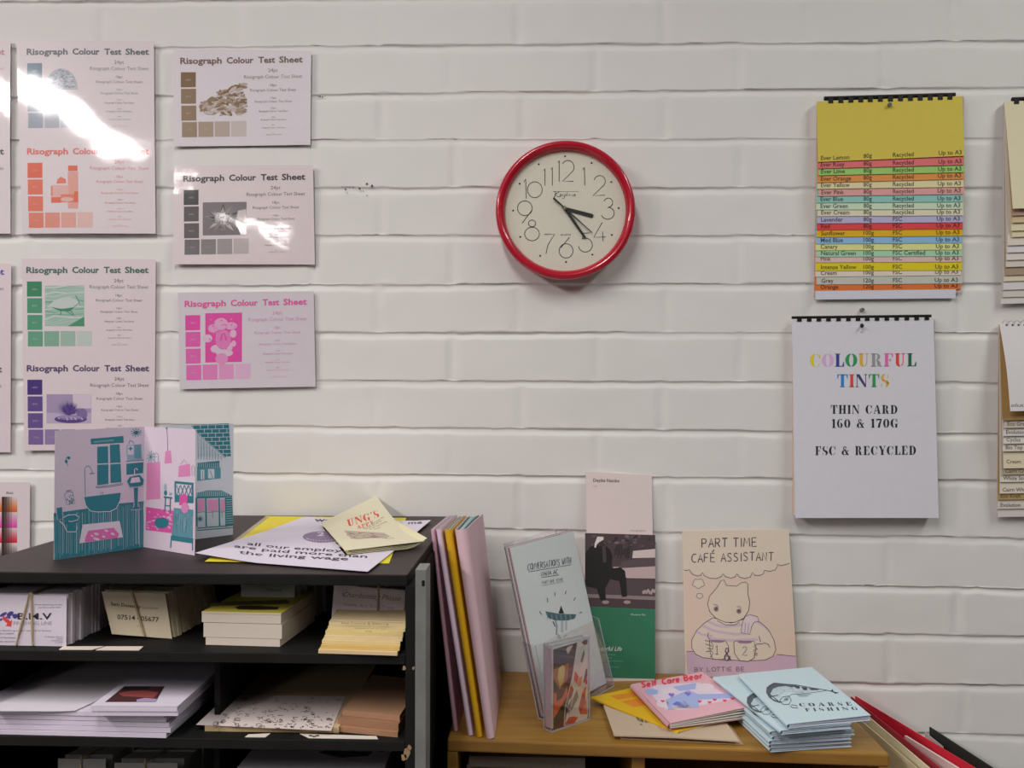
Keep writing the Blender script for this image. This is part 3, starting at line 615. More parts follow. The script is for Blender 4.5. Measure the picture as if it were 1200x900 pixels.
# ================================================================ SAMPLE FLIP CHARTS
black_pl = mat('black_comb_plastic', (0.008, 0.008, 0.009), 0.55, var=0.1, spec=0.3)
nail_m = mat('dark_steel_nail', (0.06, 0.055, 0.05), 0.4, metal=0.8, var=0.2)
def nail(px, py, label, y0=-.020, r=.0032):
    c = W(px, py, y0); pm = PM()
    pm.tube([(c.x, .004, c.z), (c.x, y0, c.z-.001)], .0012, nail_m, 8); pm.tube([(c.x, y0+.0002, c.z-.001), (c.x, y0-.0013, c.z-.001)], r, nail_m, 12)
    return tag(pm.build('nail'), label, 'nail')
def page(chart, tl, tr, br, bl, yt, yb, rgb, arts=None, curl=0.0, k=1.55, side=0.0):
    P = Patch([W(*tl, yt), W(*tr, yt), W(*br, yb), W(*bl, yb-side)], ink(rgb, k), th=.0004, nu=4, nv=8, k=k, planar=False,
              bow=(lambda u, v: curl*v*v*v) if curl else None)
    if arts: arts(P)
    return P.build('page', chart)
# --- yellow topped chart of coloured papers
c1 = thing('flip_chart', W(1042, 118, -.006), 'flip chart of stepped coloured paper samples under a plain yellow top page', 'flip chart', 'hanging paper sample charts')
names = [('Ever Lemon', '80g', 'Recycled', (180, 162, 62), 189.8, 182.5), ('Ever Rosy', '80g', 'Recycled', (198, 98, 100), 197.5, 193), ('Ever Lime', '80g', 'Recycled', (132, 172, 92), 205.5, 201.8), ('Ever Orange', '80g', 'Recycled', (212, 138, 66), 214, 209.7),
         ('Ever Yellow', '80g', 'Recycled', (205, 196, 152), 221.4, 219), ('Ever Pink', '80g', 'Recycled', (208, 150, 146), 229.8, 227.4), ('Ever Blue', '80g', 'Recycled', (122, 168, 162), 237.6, 236.4), ('Ever Green', '80g', 'Recycled', (172, 188, 164), 245.8, 244.8),
         ('Ever Cream', '80g', 'Recycled', (204, 198, 172), 253.4, 252.4), ('Lavender', '80g', 'FSC', (158, 152, 184), 261.8, 260.4), ('Red', '80g', 'FSC', (196, 58, 58), 269.6, 268.2), ('Sunflower', '100g', 'FSC', (206, 162, 8), 277.8, 276.3),
         ('Med Blue', '100g', 'FSC', (122, 162, 194), 285.8, 284.6), ('Canary', '100g', 'FSC', (204, 204, 134), 293.5, 292.6), ('Natural Green', '100g', 'FSC Certified', (142, 182, 152), 301, 300.2), ('Pink', '100g', 'FSC', (204, 172, 168), 307.6, 306.8),
         ('Intense Yellow', '100g', 'FSC', (208, 190, 16), 317.4, 316.6), ('Cream', '100g', 'FSC', (204, 194, 180), 324.4, 322.4), ('Grey', '120g', 'FSC', (168, 168, 160), 333.4, 332.2), ('Orange', '120g', 'FSC', (206, 106, 40), 340.8, 338.8)]
prev = None
for i, (nm, wt, cert, rgb, ybl, ybr) in enumerate(names):
    dep = .0135-.0004*i; b = dep+.0085*(1-i/20.0)
    jx = random.Random(i*3).uniform(-1.2, 1.2)*(1 if i else 0)
    dk = tuple(round(v*.42) for v in rgb)
    def art(P, nm=nm, wt=wt, cert=cert, ybl=ybl, ybr=ybr, dk=dk, i=i):
        yy = lambda x: ybl+(ybr-ybl)*(x-957)/171-2.0
        for (s, x, w) in ((nm, 962+jx*.5, None), (wt, 1012, None), (cert, 1046.5, None), ('Up to A3', 1100-i*.25, 27)):
            P.text(s, x, yy(x), 4.9, w, dk, bold=.012, dy=(yy(x+25)-yy(x)))
    sx = -.15*i
    page(c1, (957, 119), (1128, 112.5), (1130+jx+sx*1.2, ybr), (958.5+jx+sx, ybl), -dep, -b, rgb, art, 0)
page(c1, (957, 119), (1128, 112.5), (1120, 349.5), (955.5, 351), -.0052, -.0062, (200, 200, 212))
pm = PM(); pm.slab([W(957, 120, -.003), W(1129, 113, -.003), W(1126, 343, -.003), W(953.5, 348, -.003)], (0, -.0012, 0), ink((176, 150, 140))); pm.build('backing_card', c1)
def comb(chart, a, b, teeth, y, th=5.4, tw=5.6, r=.0032):
    pm = PM(); A, B = W(*a, -.010), W(*b, -.010); pm.tube([A, B], r, black_pl, 10)
    for x in teeth:
        t = (x-a[0])/(b[0]-a[0]); yy = a[1]+(b[1]-a[1])*t
        q = [W(x-tw/2, yy-1, y), W(x+tw/2, yy-1, y), W(x+tw/2, yy+th, y), W(x-tw/2, yy+th, y)]
        pm.slab(q, (0, .0006, 0), black_pl); pm.slab([q[0], q[1], W(x+tw/2, yy-1.2, -.010), W(x-tw/2, yy-1.2, -.010)], (0, 0, -.0006), black_pl)
    return pm.build('comb_binding', chart)
comb(c1, (966, 115.6), (1119, 111.0), [930+v/5.4545 for v in (238, 303, 367, 430, 491, 555, 620, 684, 747, 810, 874, 938, 1000)], -.0146)
nail(1042.5, 122, 'dark nail holding up the yellow-topped flip chart', -.018)
# --- white cover chart
c2 = thing('flip_chart', W(1010, 374, -.006), 'white-covered flip chart lettered COLOURFUL TINTS in many colours', 'flip chart', 'hanging paper sample charts')
def cover_art(P):
    P.tf = lambda X, Y: (910+X/3.4615, 360+Y/3.4615)
    cs = [(200, 184, 40), (196, 150, 190), (48, 52, 130), (36, 124, 74), (214, 164, 60), (128, 128, 130), (204, 96, 160), (206, 62, 58), (30, 84, 58)]
    P.roman('COLOURFUL', 136, 243, 53, 432, cs, dy=-2, gap=.08)
    P.roman('TINTS', 246, 326, 52, 213, [(44, 112, 178), (200, 62, 60), (58, 48, 92), (36, 128, 76), (214, 166, 62)], dy=-1, gap=.08)
    k = (30, 28, 34)
    P.roman('THIN CARD', 220, 434, 35, 272, k); P.roman('160 & 170G', 224, 492, 36, 270, k, dy=-2); P.roman('FSC & RECYCLED', 157, 602, 36, 410, k, dy=-2, gap=.12)
    P.ell(347, 74, 8, 8, (60, 58, 62)); P.ell(346, 102, 6, 4, (150, 150, 158))
tints = [(206, 90, 70), (198, 80, 84), (120, 168, 176), (90, 160, 168), (204, 190, 160), (190, 180, 120), (210, 150, 150)]
page(c2, (928, 376), (1094, 374), (1100, 607), (932, 607), -.0150, -.0215, (192, 190, 198), cover_art)
for i, c in enumerate([(212, 204, 190), (204, 196, 170), (206, 92, 74), (196, 84, 96), (112, 164, 172), (206, 200, 150), (204, 196, 200)]):
    q = 1.2+.5*(i % 3); y0 = -.0142+.0011*i
    page(c2, (928.5, 376), (1094, 374), (1097-i*.3, 604-i*.4), (931.2-q, 604-i*.4), y0, y0-.0050+.0006*i, c)
pm = PM(); pm.slab([W(929, 376, -.003), W(1095, 374, -.003), W(1093, 601, -.003), W(929, 601, -.003)], (0, -.0012, 0), ink((170, 168, 170))); pm.build('backing_card', c2)
comb(c2, (928, 372.2), (1091, 370.2), [910+v/3.4615 for v in (93, 133, 172, 211, 252, 292, 331, 368, 408, 448, 488, 529, 569, 610)], -.0162, th=4.6, tw=5.4, r=.0022)
nail(1010, 381.5, 'dark nail holding up the white COLOURFUL TINTS flip chart', -.0205, .0026)
pm = PM(); c = W(1010.5, 363, -.004); pm.tube([(c.x, .004, c.z), (c.x, -.006, c.z)], .0028, mat('grey_screw', (.25, .24, .23), .4, metal=.6), 12)
tag(pm.build('screw'), 'small grey screw in the wall just above the white flip chart', 'screw')
# --- cream chart cut by the right edge, upper
c3 = thing('flip_chart', W(1250, 119, -.006), 'cream and white sample flip chart cut off by right edge, upper of two', 'flip chart', 'hanging paper sample charts')
def cut(px, py): return (px, py)
P = Patch([W(1177, 119, -.014), W(1335, 113, -.014), W(1338, 240, -.036), W(1187, 244.5, -.036)], ink((196, 187, 158)), th=.0005, nu=10, nv=10, planar=False); P.build('page', c3)
st = [(1186, 252.6, (160, 130, 112)), (1186, 261, (176, 158, 124)), (1185.3, 270.5, (192, 182, 152)), (1186, 277.8, (204, 192, 160)), (1181, 287.6, (190, 180, 168)), (1180.5, 296, (188, 182, 184)), (1179.5, 304.8, (190, 182, 178)), (1178.5, 313, (182, 174, 164)), (1177.5, 322.7, (140, 122, 102)), (1176.5, 329.7, (190, 180, 156)), (1175.5, 339.8, (186, 180, 182)), (1175, 348.4, (180, 174, 168)), (1173, 356.2, (186, 180, 178))]
for i, (x, y, c) in enumerate(st):
    d = .0132-.0005*i; page(c3, (1177, 119), (1335, 113), (1336, y-5), (x, y), -d, -.030+.0018*i, c)
pm = PM(); pm.slab([W(1176, 120, -.003), W(1336, 114, -.003), W(1336, 345, -.003), W(1173, 352, -.003)], (0, -.0012, 0), ink((170, 162, 158))); pm.build('backing_card', c3)
comb(c3, (1186, 116.5), (1326, 111), [1191.5+12*i for i in range(11)], -.0152)
nail(1256, 122, 'nail holding up the cream flip chart at the right edge', -.0185)
# --- wire bound chart cut by the right edge, lower
c4 = thing('flip_chart', W(1250, 378, -.006), 'wire-bound sample flip chart cut off by right edge, lower of two', 'flip chart', 'hanging paper sample charts')
wht = (184, 180, 182)
P = Patch([W(1171, 379, -.014), W(1335, 376, -.014), W(1338, 478, -.046), W(1184, 482, -.046)], ink(wht), th=.0005, nu=10, nv=10, planar=False, bow=lambda u, v: .004*math.sin(math.pi*v)*(1-u))
for i in range(7): P.ell(1179.5+7*i, 381, 1.3, 1.5, (70, 68, 70), n=10)
P.text('olution', 1184.5, 477, 4, 26, (80, 76, 74)); P.build('page', c4)
st = [(1174.5, 492.5, (150, 118, 70), ''), (1177, 501.5, (176, 166, 152), 'Eco Green'), (1175.5, 511, (186, 180, 178), 'Evolution'), (1176, 520, (190, 184, 178), 'Cyclus'), (1175, 529, (188, 180, 170), 'Bio Top'), (1176, 549, (196, 184, 160), 'Cream'), (1174.5, 556.5, (150, 138, 116), 'Cairn Cream'), (1172, 565, (188, 182, 172), 'White Straw'), (1171.5, 578.5, (196, 186, 172), 'Cairn White'), (1169, 585.8, (150, 126, 78), 'Eco Kraft'), (1169, 596.5, (182, 174, 168), 'Evolution'), (1169, 606, (184, 174, 172), '')]
for i, (x, y, c, s) in enumerate(st):
    d = .0132-.0005*i
    def art(P, x=x, y=y, s=s):
        if s: P.text(s, x+3.5, y-(6 if s == 'Cream' else 2.6), 4.4, None, (72, 66, 60), bold=.004)
    page(c4, (1171, 379), (1335, 376), (1336, y-3), (x, y), -d, -.034+.0021*i, c, art)
pm = PM(); pm.slab([W(1170, 380, -.003), W(1335, 377, -.003), W(1335, 600, -.003), W(1168, 603, -.003)], (0, -.0012, 0), ink((170, 160, 156))); pm.build('backing_card', c4)
pm = PM(); wm = mat('white_wire', (.55, .54, .54), .4, metal=.3)
for i in range(22):
    x = 1178+7*i; A = W(x, 379, -.010); pm.tube([(A.x+.0011*j/11, -.009+.0075*math.cos(j*.571), A.z-.001+.0055*math.sin(j*.571)) for j in range(12)], .0005, wm, 5)
pm.build('wire_binding', c4)
nail(1252, 384, 'nail holding up the wire-bound flip chart at the right edge', -.0185)

# ================================================================ ON TOP OF THE BLACK UNIT
V = Vector
def up(p, h): return V((p.x, p.y, p.z+h))
TEAL = (36, 106, 120); PINK = (236, 118, 190); LIL = (192, 178, 194)
def fold_panel(parent, bl, br, tl_px, tr_px, art, paper=LIL, k=1.5, name='panel'):
    tl = V((bl.x, bl.y, W(*tl_px, bl.y).z)); tr = V((br.x, br.y, W(*tr_px, br.y).z))
    P = Patch([tl, tr, br, bl], ink(paper, k), th=.0005, nu=2, nv=2, k=k); P.tf = lambda X, Y: (40+X/4.736, 480+Y/4.736)
    art(P); return P.build(name, parent)
ZC1 = ZT+.0004
A, B, C = H(63, 656, ZC1), H(168, 641, ZC1), H(228, 651, ZC1)
card = thing('folding_card', B, 'zigzag folded card printed with a teal bathroom and a pink bedroom', 'greeting card')
def bath(P):
    t = TEAL; w = LIL; r = random.Random(2)
    P.poly([(108, 575), (300, 548), (480, 520), (617, 508), (612, 768), (300, 806), (112, 833)], t, 1)
    for i in range(46):
        x = 112+i*11+r.uniform(-3, 3); y0 = 577-(x-108)*.13+r.uniform(0, 20); y1 = 830-(x-112)*.13-r.uniform(0, 30)
        P.stroke([(x, y0), (x+r.uniform(-3, 3), (y0+y1)/2), (x+r.uniform(-2, 4), y1)], r.choice((1.5, 2.5, 4)), mixc(t, w, r.choice((.2, .4, .6))), 2)
    P.poly([(313, 162), (495, 146), (497, 184), (316, 193)], t); P.stroke([(330, 180), (440, 170)], 9, mixc(t, w, .6), 2)
    for q in ([(350, 206), (410, 203), (411, 297), (350, 299)], [(420, 195), (474, 192), (480, 294), (422, 297)], [(350, 306), (412, 304), (412, 412), (350, 420)], [(422, 304), (480, 300), (484, 402), (424, 408)]): P.poly(q, t)
    P.stroke([(340, 428), (420, 420), (490, 408), (490, 415), (420, 428), (342, 434)], 2.5, t)
    P.poly([(274, 486), (480, 461), (474, 505), (455, 545), (420, 562), (350, 566), (310, 560), (286, 530)], t, 2.5); P.stroke([(274, 486), (286, 532), (310, 562), (350, 568), (420, 565), (456, 548), (476, 505)], 4, w, 3)
    P.stroke([(284, 480), (280, 330), (288, 315), (303, 312), (315, 325), (320, 350)], 3, mixc(t, w, .8)); P.stroke([(308, 356), (334, 352)], 4, t); P.stroke([(370, 470), (368, 458), (382, 458), (380, 470)], 2.5, t)
    P.poly([(122, 545), (155, 540), (160, 605), (128, 612)], t, 3); P.loop([(122, 545), (155, 540), (160, 605), (128, 612)], 2.5, w, 3.4)
    P.ell(205, 602, 43, 20, t, 3.2); P.poly([(163, 606), (248, 606), (222, 648), (240, 678), (180, 680), (182, 640)], t, 3); P.stroke([(162, 600), (185, 586), (225, 582), (248, 596), (240, 612), (205, 622), (190, 618)], 4, w, 3.6); P.stroke([(140, 618), (165, 640), (182, 678), (232, 678), (238, 650)], 5, w, 3.6)
    P.poly([(268, 638), (474, 618), (492, 708), (250, 742)], mixc(LIL, (255, 255, 255), .9), 3)
    P.poly([(300, 672), (440, 655), (470, 690), (462, 712), (280, 735), (285, 705)], PINK, 3.5)
    for (x, y, a, b) in ((345, 690, 14, 7), (400, 672, 12, 5), (435, 690, 12, 7), (385, 705, 10, 6), (345, 718, 20, 7), (320, 700, 9, 5)): P.ell(x, y, a, b, mixc(LIL, (255, 255, 255), .9), 4, 9, .3)
    P.poly([(512, 198), (594, 190), (600, 276), (516, 284)], mixc(t, w, .45)); P.rect(518, 200, 552, 250, mixc(t, w, .1), 2); P.stroke([(524, 216), (545, 216)], 7, t, 3); P.stroke([(534, 206), (534, 228)], 7, t, 3); P.rect(556, 196, 592, 270, mixc(t, w, .7), 2)
    P.stroke([(508, 287), (606, 280)], 3, t); P.poly([(512, 300), (606, 292), (604, 352), (512, 362)], t); 
    P.poly([(512, 398), (530, 372), (585, 360), (610, 388), (604, 420), (575, 430), (530, 432)], t, 2.4); P.poly([(540, 378), (582, 374), (590, 402), (532, 408)], w, 3); P.loop([(512, 398), (530, 372), (585, 360), (610, 388), (604, 420), (575, 430), (530, 432)], 3, w, 3.2)
    P.poly([(552, 432), (576, 430), (574, 535), (592, 550), (538, 556), (556, 535)], t, 2.6); P.loop([(550, 432), (578, 430), (576, 535), (594, 552), (536, 558), (554, 535)], 3, w, 3)
    P.stroke([(556, 362), (556, 332), (566, 325), (574, 336)], 5, w, 3)
    for i in range(11): a = i*.58; P.stroke([(566, 128), (566+32*math.cos(a), 128+26*math.sin(a))], 3.4, t)
    P.ell(566, 128, 11, 10, t); P.stroke([(524, 192), (530, 172), (548, 176), (552, 190)], 3, t)
    P.ell(192, 268, 9, 9, t); P.stroke([(178, 290), (176, 268), (190, 262)], 3, t); P.ell(178, 288, 8, 10, t); P.stroke([(182, 296), (186, 312)], 2.4, t)
    P.loop([(168, 470), (185, 455), (214, 458), (220, 500), (228, 518), (180, 528)], 2.2, t); P.stroke([(178, 452), (205, 446)], 3, t)
    for i in range(18): x, y = 178+r.random()*40, 466+r.random()*52; P.stroke([(x, y), (x+r.uniform(-8, 8), y+8)], 3, t)
    P.poly([(414, 94), (520, 88), (520, 99), (414, 106)], PINK, 1.5) if False else None
fold_panel(card, A, B, (60, 505), (170, 500), bath, (180, 166, 182))  # same paper on both panels, dimmer light put into this one's colour
def bed(P):
    t = TEAL; w = LIL; r = random.Random(3); pk = (226, 140, 190); bp = (236, 90, 176)
    P.stroke([(736, 102), (741, 160), (742, 228)], 2.4, t); P.ell(736, 104, 6, 4, t); P.poly([(728, 232), (758, 226), (765, 296), (724, 300)], pk)
    P.poly([(626, 296), (700, 292), (700, 496), (622, 500)], pk, 1); P.poly([(804, 312), (865, 300), (868, 368), (800, 374)], pk, 1); P.stroke([(815, 302), (832, 278), (850, 300)], 2.2, (150, 110, 140))
    for i in range(9): a = i*.7; P.stroke([(648, 262), (648+24*math.cos(a), 262+34*math.sin(a))], 3, mixc(t, w, .75))
    P.loop([(668, 252), (680, 238), (692, 254), (690, 292), (670, 292)], 2.4, t); P.stroke([(674, 262), (686, 264)], 2, t); P.loop([(876, 320), (884, 308), (892, 322), (890, 364), (878, 366)], 2, (120, 100, 120))
    P.poly([(622, 540), (776, 562), (765, 686), (620, 668)], bp, 1)
    for i in range(40): x, y = 628+r.random()*138, 552+r.random()*118; P.ell(x, y, r.uniform(5, 12), r.uniform(3, 5), mixc(bp, w, r.choice((.2, .35))), 1.6+i*.01, 7, r.uniform(-1.2, 1.2))
    P.ell(709, 628, 40, 30, t, 2.6)
    P.poly([(780, 396), (886, 406), (884, 420), (781, 410)], t)
    for x in (784, 880): P.stroke([(x, 405), (x+1, 515)], 9, t)
    for i in range(4): x = 792+i*22; P.stroke([(x, 420), (x+20, 478)], 4, t); P.stroke([(x+20, 420), (x, 478)], 4, t)
    P.poly([(780, 472), (884, 480), (884, 520), (780, 512)], t, 1.4)
    P.poly([(810, 476), (838, 466), (854, 482), (850, 530), (806, 528)], bp, 3); P.ell(838, 545, 20, 30, pk, 3.4)
    P.poly([(776, 545), (884, 555), (880, 712), (764, 698)], mixc(t, w, .72), 2)
    for i in range(40): x = 776+r.random()*106; y = 560+r.random()*60; P.stroke([(x, y), (x-3, y+r.uniform(40, 78))], 2, mixc(t, w, r.choice((.35, .5, .95))), 2.5)
    P.poly([(764, 698), (884, 714), (882, 742), (762, 724)], t, 2.8); P.stroke([(763, 700), (758, 766)], 6, t); P.stroke([(880, 715), (880, 782)], 6, t)
    P.poly([(720, 480), (768, 486), (767, 496), (719, 490)], t); P.stroke([(730, 490), (726, 566)], 6, t); P.stroke([(757, 492), (755, 572)], 6, t); P.stroke([(728, 532), (756, 535)], 6, t)
    P.ell(730, 462, 9, 15, t); P.ell(729, 430, 8, 20, mixc(t, w, .35)); P.ell(758, 468, 9, 9, mixc(t, w, .45))
fold_panel(card, B, C, (168, 500), (228, 503), bed, (206, 190, 204))  # same paper again, brighter light put into this panel's colour
E1, G1 = H(190, 637, ZC1), H(273, 626.5, ZC1)
card2 = thing('folding_card', G1, 'folded card printed with a teal house front and brick gable, behind the zigzag card', 'greeting card')
def house(P):
    t = TEAL; w = (186, 190, 200); r = random.Random(4); pk = (222, 150, 196)
    P.poly([(868, 84), (1080, 76), (1092, 258), (1060, 262), (905, 130)], t, 1)
    for j in range(8):
        y = 82+j*23; P.stroke([(870, y+6), (1090, y)], 3, w, 2)
        for i in range(6):
            x = 880+i*42+(j % 2)*21
            if x < 1082: P.stroke([(x, y), (x+1, y+23)], 3, w, 2)
    P.poly([(903, 128), (1062, 266), (1052, 270), (903, 142)], w, 3); P.stroke([(903, 134), (1060, 268)], 2.5, t, 3.5)
    for i in range(9): x = 908+i*16; P.stroke([(x, 145+i*13), (x+2, 278)], 2.6, t); P.stroke([(x+6, 152+i*13), (x+6, 262)], 1.6, mixc(t, w, .6))
    P.poly([(904, 296), (1028, 284), (1030, 318), (904, 326)], t, 1)
    for i in range(12): P.stroke([(906+i*11, 296), (908+i*11, 322)], 2, w, 2)
    P.poly([(904, 326), (1034, 318), (1036, 382), (904, 396)], mixc(t, w, .75), 1); P.rect(924, 334, 944, 388, w, 2); P.rect(965, 330, 1000, 382, w, 2); P.stroke([(975, 336), (990, 380)], 3, t, 3); P.stroke([(934, 340), (934, 386)], 3, t, 3)
    P.poly([(902, 462), (960, 448), (1040, 448), (1085, 470), (1084, 482), (902, 488)], mixc(t, w, .8), 1)
    for i in range(16): P.stroke([(906+i*11, 452), (908+i*11, 480)], 2, w, 2)
    P.poly([(1062, 480), (1098, 475), (1106, 640), (1064, 645)], t, 1)
    for i in range(12): P.stroke([(1064, 488+i*13), (1104, 484+i*13)], 2.2, w, 2)
    P.rect(902, 492, 1062, 650, mixc(t, w, .12), 1)
    for x in (900, 952, 1026, 1062): P.stroke([(x, 490), (x+3, 650)], 8, t, 2)
    P.stroke([(902, 490), (1064, 484)], 7, t, 2)
    for (a, b) in ((906, 946), (962, 1020), (1034, 1058)): P.rect(a, 498, b, 562, pk, 2.4); P.stroke([(a, 570), (b, 566)], 2.5, t, 3)
    for x in (990, 1042): P.stroke([(x, 560), (x, 598)], 2.5, (120, 80, 120), 3)
    for i in range(9): a = i*.7; P.stroke([(920, 606), (920+17*math.cos(a), 606+17*math.sin(a))], 3.4, t, 3)
    for y in (652, 664): P.stroke([(902, y+6), (1104, y-10)], 5, t, 2)
fold_panel(card2, E1, G1, (190, 499.5), (268, 496.5), house, (188, 192, 202))
E2 = E1+V((.05, .075, 0)); tl = V((G1.x, G1.y, W(268, 496.5, G1.y).z)); P = Patch([up(E1, tl.z-E1.z), up(E2, tl.z-E1.z), E2, E1], ink((188, 192, 202), 1.5), nu=1, nv=1); P.build('panel', card2)

# poster and yellow sheet lying flat, flyers with a sprung cover
def flat(name, px, z, th, rgb, label, cat, group=None, art=None, k=1.5, bow=None, nu=8, nv=8, tf=None, parent=None, planar=True):
    P = Patch([H(x, y, z+th) for x, y in px], ink(rgb, k), th=th, nu=nu, nv=nv, k=k, bow=bow, planar=planar)
    if tf: P.tf = tf
    if art: art(P)
    o = P.build(name, parent)
    if label: tag(o, label, cat, group)
    return o
YEL = (214, 200, 40)
def yart(P):
    P.tf = lambda X, Y: (230+X/4.138, 570+Y/4.138)
    P.poly([(330, 150), (352, 150), (205, 262), (172, 270)], (150, 140, 120), 1); P.poly([(380, 158), (500, 156), (440, 200), (240, 250)], (226, 206, 60), 1)
flat('poster', [(312, 604.8), (476, 606.8), (456, 660), (240, 659)], ZT+.0003, .0004, YEL, 'bright yellow poster lying under the white living-wage poster', 'poster', art=yart, bow=lambda u, v: .0012*max(0, v-.75)*4*(1-u))
def wart(P):
    P.tf = lambda X, Y: (230+X/4.138, 570+Y/4.138)
    k = (52, 46, 58)
    P.text('we pay', 572, 172, 18, 195, k, dy=3, up=(4, -17), bold=.02); P.text('me', 1026, 186, 16, 68, (90, 82, 98), dy=1, up=(3, -15), bold=.02)
    P.ell(612, 247, 96, 28, (122, 104, 132), 1); P.text('2', 585, 242, 16, 34, (214, 208, 220), up=(5, -18), bold=.03)
    for i in range(13):
        a = math.pi*(.15+.7*i/12); P.stroke([(612-86*math.cos(a), 247+20*math.sin(a)), (612-80*math.cos(a), 247+17*math.sin(a))], 5, (206, 198, 214), 2)
    P.text('all our employees', 246, 294, 14, 560, k, dy=34, up=(6, -14), bold=.01)
    P.text('are paid more than', 182, 309, 14, 645, k, dy=40, up=(6, -14), bold=.01)
    P.text('the living wage', 205, 336, 15, 530, k, dy=25, up=(6, -15), bold=.01)
flat('poster', [(356, 606), (505, 611.5), (431, 670), (229, 654)], ZT+.0016, .0004, (206, 198, 212), 'white poster about the living wage, curling at its front left corner', 'poster', art=wart,
     bow=lambda u, v: .0045*max(0, .35-u)*max(0, v-.4)*6+.0004+.003*max(0, u-.85)*max(0, .5-v)*10, nu=16, nv=16)
# flyers
zF = ZT+.0024
fa, fb, fd = H(408, 651, zF), H(497, 641, zF), H(379, 618, zF)
CRM = (212, 205, 178)
for i in range(4):
    o_ = V((.002*i-.003, .0015*i, 0)); z0 = .0014*i
    q = [up(fd, z0)+o_+(fb-fa)*.02, up(fd, z0)+o_+(fb-fa), up(fb, z0)+o_, up(fa, z0)+o_]
    P = Patch(q, ink(mixc(CRM, (220, 210, 120), .85), 1.5), th=.0005, nu=10, nv=2, k=1.5, bow=lambda u, v: .006*max(0, u-.8)*5*max(0, u-.8)*5*(.3+.7*v))
    tag(P.build('flyer'), ['pale yellow flyer lying flat at the bottom of the small pile on the posters', 'pale yellow flyer second from the bottom of the pile on the posters', 'pale yellow flyer third from the bottom of the pile on the posters', 'pale yellow flyer just below the sprung-up one on the posters'][i], 'flyer', 'flyers on the posters')
z0 = .0062
fa2, fd2, fb2 = up(fa, z0)+V((-.003, -.002, 0)), up(fd, z0)+V((-.004, 0, 0)), up(fb, z0+.001)
fc2 = at_dist(441, 581, fd2, .150, True)
P = Patch([fd2, fc2, fb2, fa2], ink(CRM, 1.5), th=.0004, nu=14, nv=14, planar=False, k=1.5, bow=lambda u, v: -.010*math.sin(math.pi*v)*u)
P.tf = lambda X, Y: (370+X/8.1786, 570+Y/8.1786)
rd = (196, 66, 58)
P.roman("UNG'S", 312, 388, 40, 312, rd, dy=-118, up=(-22, -60), gap=.12)
P.roman('APPY', 402, 408, 24, 165, mixc(rd, CRM, .8), dy=-68, up=(-12, -32), gap=.14)
for (a, b, c_, d) in ((465, 400, 200, -128), (490, 402, 150, -92), (525, 402, 175, -92), (568, 404, 62, -30)): P.text('by the river and the', a, b, 9, c_, (90, 84, 82), dy=d, up=(-4, -11))
P.poly([(275, 428), (660, 428), (720, 470), (400, 508), (345, 505)], (158, 142, 128), 1)
r_ = random.Random(5)
for i in range(40):
    x = 300+r_.random()*370; y = 440+r_.random()*50
    if y < 430+(720-x)*.28+40 and y > 430+max(0, (345-x))*.4: P.stroke([(x, y), (x+r_.uniform(15, 50), y+r_.uniform(-6, 6))], r_.uniform(3, 8), mixc((90, 78, 74), (200, 188, 168), r_.random()), 2)
P.text('riverside', 625, 493, 9, 130, (80, 74, 72), dy=-4)
tag(P.build('flyer'), 'cream flyer with red capitals, its back corner sprung up off the pile', 'flyer', 'flyers on the posters')

# ================================================================ IN THE BLACK UNIT, UPPER SHELF
band_m = mat('rubber_band', (0.55, 0.43, 0.25), 0.6, var=0.15)
def box8(pm, tl, tr, br, bl, back, m): pm.hexa([bl, br, br+back, bl+back, tl, tr, tr+back, tl+back], m)
def bundle(label, face, back, n, rgb, art=None, tf=None, bands=(), jit=.002, k=1.5, seed=1, group='banded card bundles', fan=0.0, name='card_bundle', top_tint=None):
    """face: TL,TR,BR,BL of the front card; back: vector to the rear card"""
    face = [V(p) for p in face]; back = V(back); r = random.Random(seed)
    t = thing(name, (face[2]+face[3])/2, label, 'business cards', group)
    L = back.length; bd = back/L; th = L/n
    P = Patch(face, ink(rgb, k), th=min(.0008, th*.9), nu=1, nv=1, k=k)
    if tf: P.tf = tf
    if art: art(P)
    P.build('card', t)
    wv = (face[1]-face[0]).normalized()
    for i in range(1, n):
        s = bd*(th*i); o = wv*r.uniform(-jit, jit)*(1 if i % 3 else 1.8); dz = r.uniform(-.0004, .0012)*jit/.002
        lean = bd*(fan*i*th)
        f = [face[0]+s+o+lean+V((0, 0, dz)), face[1]+s+o+lean+V((0, 0, dz)), face[2]+s+o, face[3]+s+o]
        pm = PM(); box8(pm, *f, bd*(th*.97), ink(mixc(rgb, (120, 110, 100), r.uniform(.93, 1)), k)); pm.build('card', t)
    for (u0, u1) in bands:
        a = face[0].lerp(face[1], u0); b = face[3].lerp(face[2], u1); e = bd*(-.0012); g = back+bd*.0015
        pm = PM(); q = V((0, 0, .0022))
        pts = [a+e+q, b+e+q*.6, b+g+q*.6, a+g+q]
        path = []
        for i in range(4):
            for j in range(4): path.append(pts[i].lerp(pts[(i+1) % 4], j/4))
        pm.tube(path, .0012, band_m, 6, closed=True); pm.build('rubber_band', t)
    return t
S5 = lambda X, Y: (X/5, 660+Y/5)
S4 = lambda X, Y: (220+X/4, 660+Y/4)
ZP = Z1+.0004
fr = H(77.5, 757.5, ZP); yb = fr.y; z1_ = W(77, 698, yb).z
CW = (206, 196, 208)
